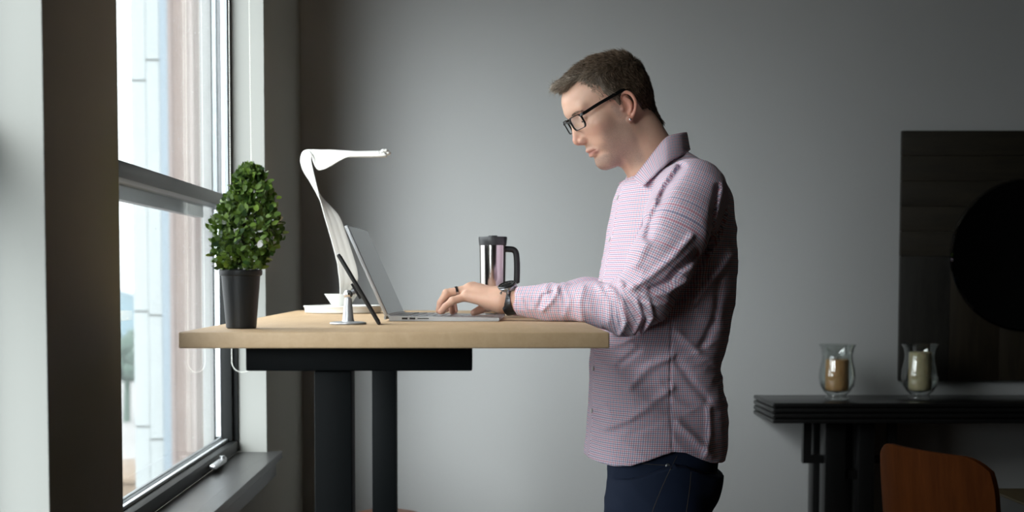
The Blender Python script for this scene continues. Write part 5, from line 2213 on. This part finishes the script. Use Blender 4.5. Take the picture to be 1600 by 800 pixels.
def shoe_sdf(p, A_):
    a = A_[-1]
    q = p - np.array([a[0], a[1], 0])
    d = chain(q, [(0.035, 0, 0.05), (-0.04, 0, 0.055), (-0.12, 0, 0.04), (-0.175, -0.0, 0.032)], [0.046, 0.046, 0.043, 0.034], 0.03)
    d = smin(d, cone(q, (0.0, 0, 0.06), (0.0, 0, 0.11), 0.045, 0.045), 0.03)
    d = smax(d, 0.022 - q[:, 2], 0.004)
    sole = np.maximum(chain(q * np.array([1, 1, 0]), [(0.038, 0, 0), (-0.05, 0, 0), (-0.13, 0, 0), (-0.18, 0, 0)], [0.044, 0.042, 0.047, 0.034], 0.02), np.maximum(q[:, 2] - 0.026, 0.001 - q[:, 2]))
    d = smin(d, sole, 0.003)
    return smax(d, q[:, 2] - 0.12, 0.004)


M_shoe = mat('brown_leather_shoe', (0.05, 0.028, 0.016, 1), 0.4)
for A_ in (LEG_L, LEG_R):
    a = A_[-1]
    v_, f_ = grow(lambda p: shoe_sdf(p, A_), (a[0] - 0.24, a[1] - 0.07, -0.02), (a[0] + 0.11, a[1] + 0.07, 0.15), 0.004)
    np_mesh('shoe', v_, f_, M_shoe, man)

# ------------------------------------------------------------------ watch and ring
M_wsteel = mat('dark_steel_watch', (0.045, 0.047, 0.05, 1), 0.28, metal=0.8)
M_wcase = mat('grey_steel_case', (0.30, 0.31, 0.33, 1), 0.22, metal=0.9)
M_dial = mat('black_dial', (0.01, 0.01, 0.011, 1), 0.15)
wt = bpy.data.objects.new('wristwatch', None)
COL.objects.link(wt)
wt.parent = man
wt.empty_display_size = 0.02
wc = PW(799.5, 469.5, 3.1805)
wax = (ARM_L[-1] - HL['wrist'][1][0])
wax = Vector(wax / np.linalg.norm(wax))
wax = (wax + Vector((0.10, 0.0, 0.26))).normalized()      # the bracelet sits tilted on the wrist
wup = Vector((0, -0.42, 1))
wup = (wup - wax * wup.dot(wax)).normalized()
wsd = wax.cross(wup).normalized()
NL = 22
RW, RH = 0.0370, 0.0305
for i in range(NL):
    a0 = 2 * math.pi * i / NL
    if math.cos(a0) > 0.86:
        continue                                            # the case sits here
    rad = Vector(wc) + wsd * (math.sin(a0) * RW) + wup * (math.cos(a0) * RH)
    tan = (wsd * (math.cos(a0) * RW) - wup * (math.sin(a0) * RH)).normalized()
    nrm = tan.cross(wax).normalized()
    if nrm.dot(rad - Vector(wc)) < 0:
        nrm = -nrm
    bm = bmesh.new()
    hl = math.pi * (RW + RH) / 2 / NL * 0.95
    add_box(bm, -0.0112, 0.0112, -hl, hl, -0.0013, 0.0013, 0.0006, 2, basis(rad, wax, tan, nrm))
    bm_obj('bracelet_link', bm, M_wsteel, wt, autosmooth=40)
Mw = basis(Vector(wc) + wup * (RH - 0.001), wax, wsd, wup)
lathe('case', [(0, -0.004), (0.0190, -0.004), (0.0215, 0.0), (0.0215, 0.0065), (0.0200, 0.0082), (0, 0.0082)], M_wcase, wt, M=Mw)
lathe('bezel', [(0.0170, 0.0080), (0.0208, 0.0080), (0.0208, 0.0100), (0.0190, 0.0112), (0.0170, 0.0106)], M_wsteel, wt, M=Mw, closed=True)
lathe('dial', [(0, 0.0082), (0.0168, 0.0082), (0.0168, 0.0088), (0, 0.0088)], M_dial, wt, M=Mw)
lathe('crystal', [(0, 0.0101), (0.0167, 0.0100), (0.0167, 0.0104), (0, 0.0106)], M_lens, wt, M=Mw)
bm = bmesh.new()
for k_ in range(12):
    a0 = math.pi * 2 * k_ / 12
    add_box(bm, -0.0006, 0.0006, 0.0125, 0.0155, 0.0088, 0.0092, 0, 1, Mw @ Matrix.Rotation(a0, 4, 'Z'))
bm_obj('hour_markers', bm, mat('pale_marker', (0.6, 0.6, 0.58, 1), 0.4), wt)
for ang_, ln_ in ((0.9, 0.009), (3.4, 0.013)):
    bm = bmesh.new()
    add_box(bm, -0.0006, 0.0006, -0.002, ln_, 0.0090, 0.0094, 0, 1, Mw @ Matrix.Rotation(ang_, 4, 'Z'))
    bm_obj('hand', bm, M_wcase, wt)
for s in (-1, 1):
    bm = bmesh.new()
    for q_ in (-1, 1):
        add_box(bm, q_ * 0.0085 - 0.002, q_ * 0.0085 + 0.002, s * 0.0235 - 0.006, s * 0.0235 + 0.005, -0.005, 0.003, 0.0012, 2, Mw)
    bm_obj('lug', bm, M_wcase, wt, autosmooth=40)
for oy in (0.0, -0.007, 0.007):
    bm = bmesh.new()
    Mc = Mw @ Matrix.Translation((-0.0200, oy, 0.0035)) @ Matrix.Rotation(-math.pi / 2, 4, 'Y')
    add_lathe(bm, [(0, 0), (0.0022 if oy else 0.0028, 0), (0.0022 if oy else 0.0028, 0.0035), (0, 0.0038)], 14, Mc)
    bm_obj('crown', bm, M_wcase, wt, autosmooth=40)
ra, rbn = Vector(HL['ring'][0][0]), Vector(HL['ring'][1][0])
rax = (rbn - ra).normalized()
rcen = ra.lerp(rbn, 0.56)
ru = (Vector((0, 0, 1)) - rax * rax.z).normalized()
Mr = basis(rcen, ru, rax.cross(ru), rax)
rr_ = 0.0106
lathe('finger_ring', [(rr_ + 0.0001, -0.0030), (rr_ + 0.0013, -0.0028), (rr_ + 0.0016, 0), (rr_ + 0.0013, 0.0028), (rr_ + 0.0001, 0.0030)], mat('dark_steel_ring', (0.55, 0.53, 0.58, 1), 0.2, metal=1.0), man, seg=40, M=Mr, closed=True)
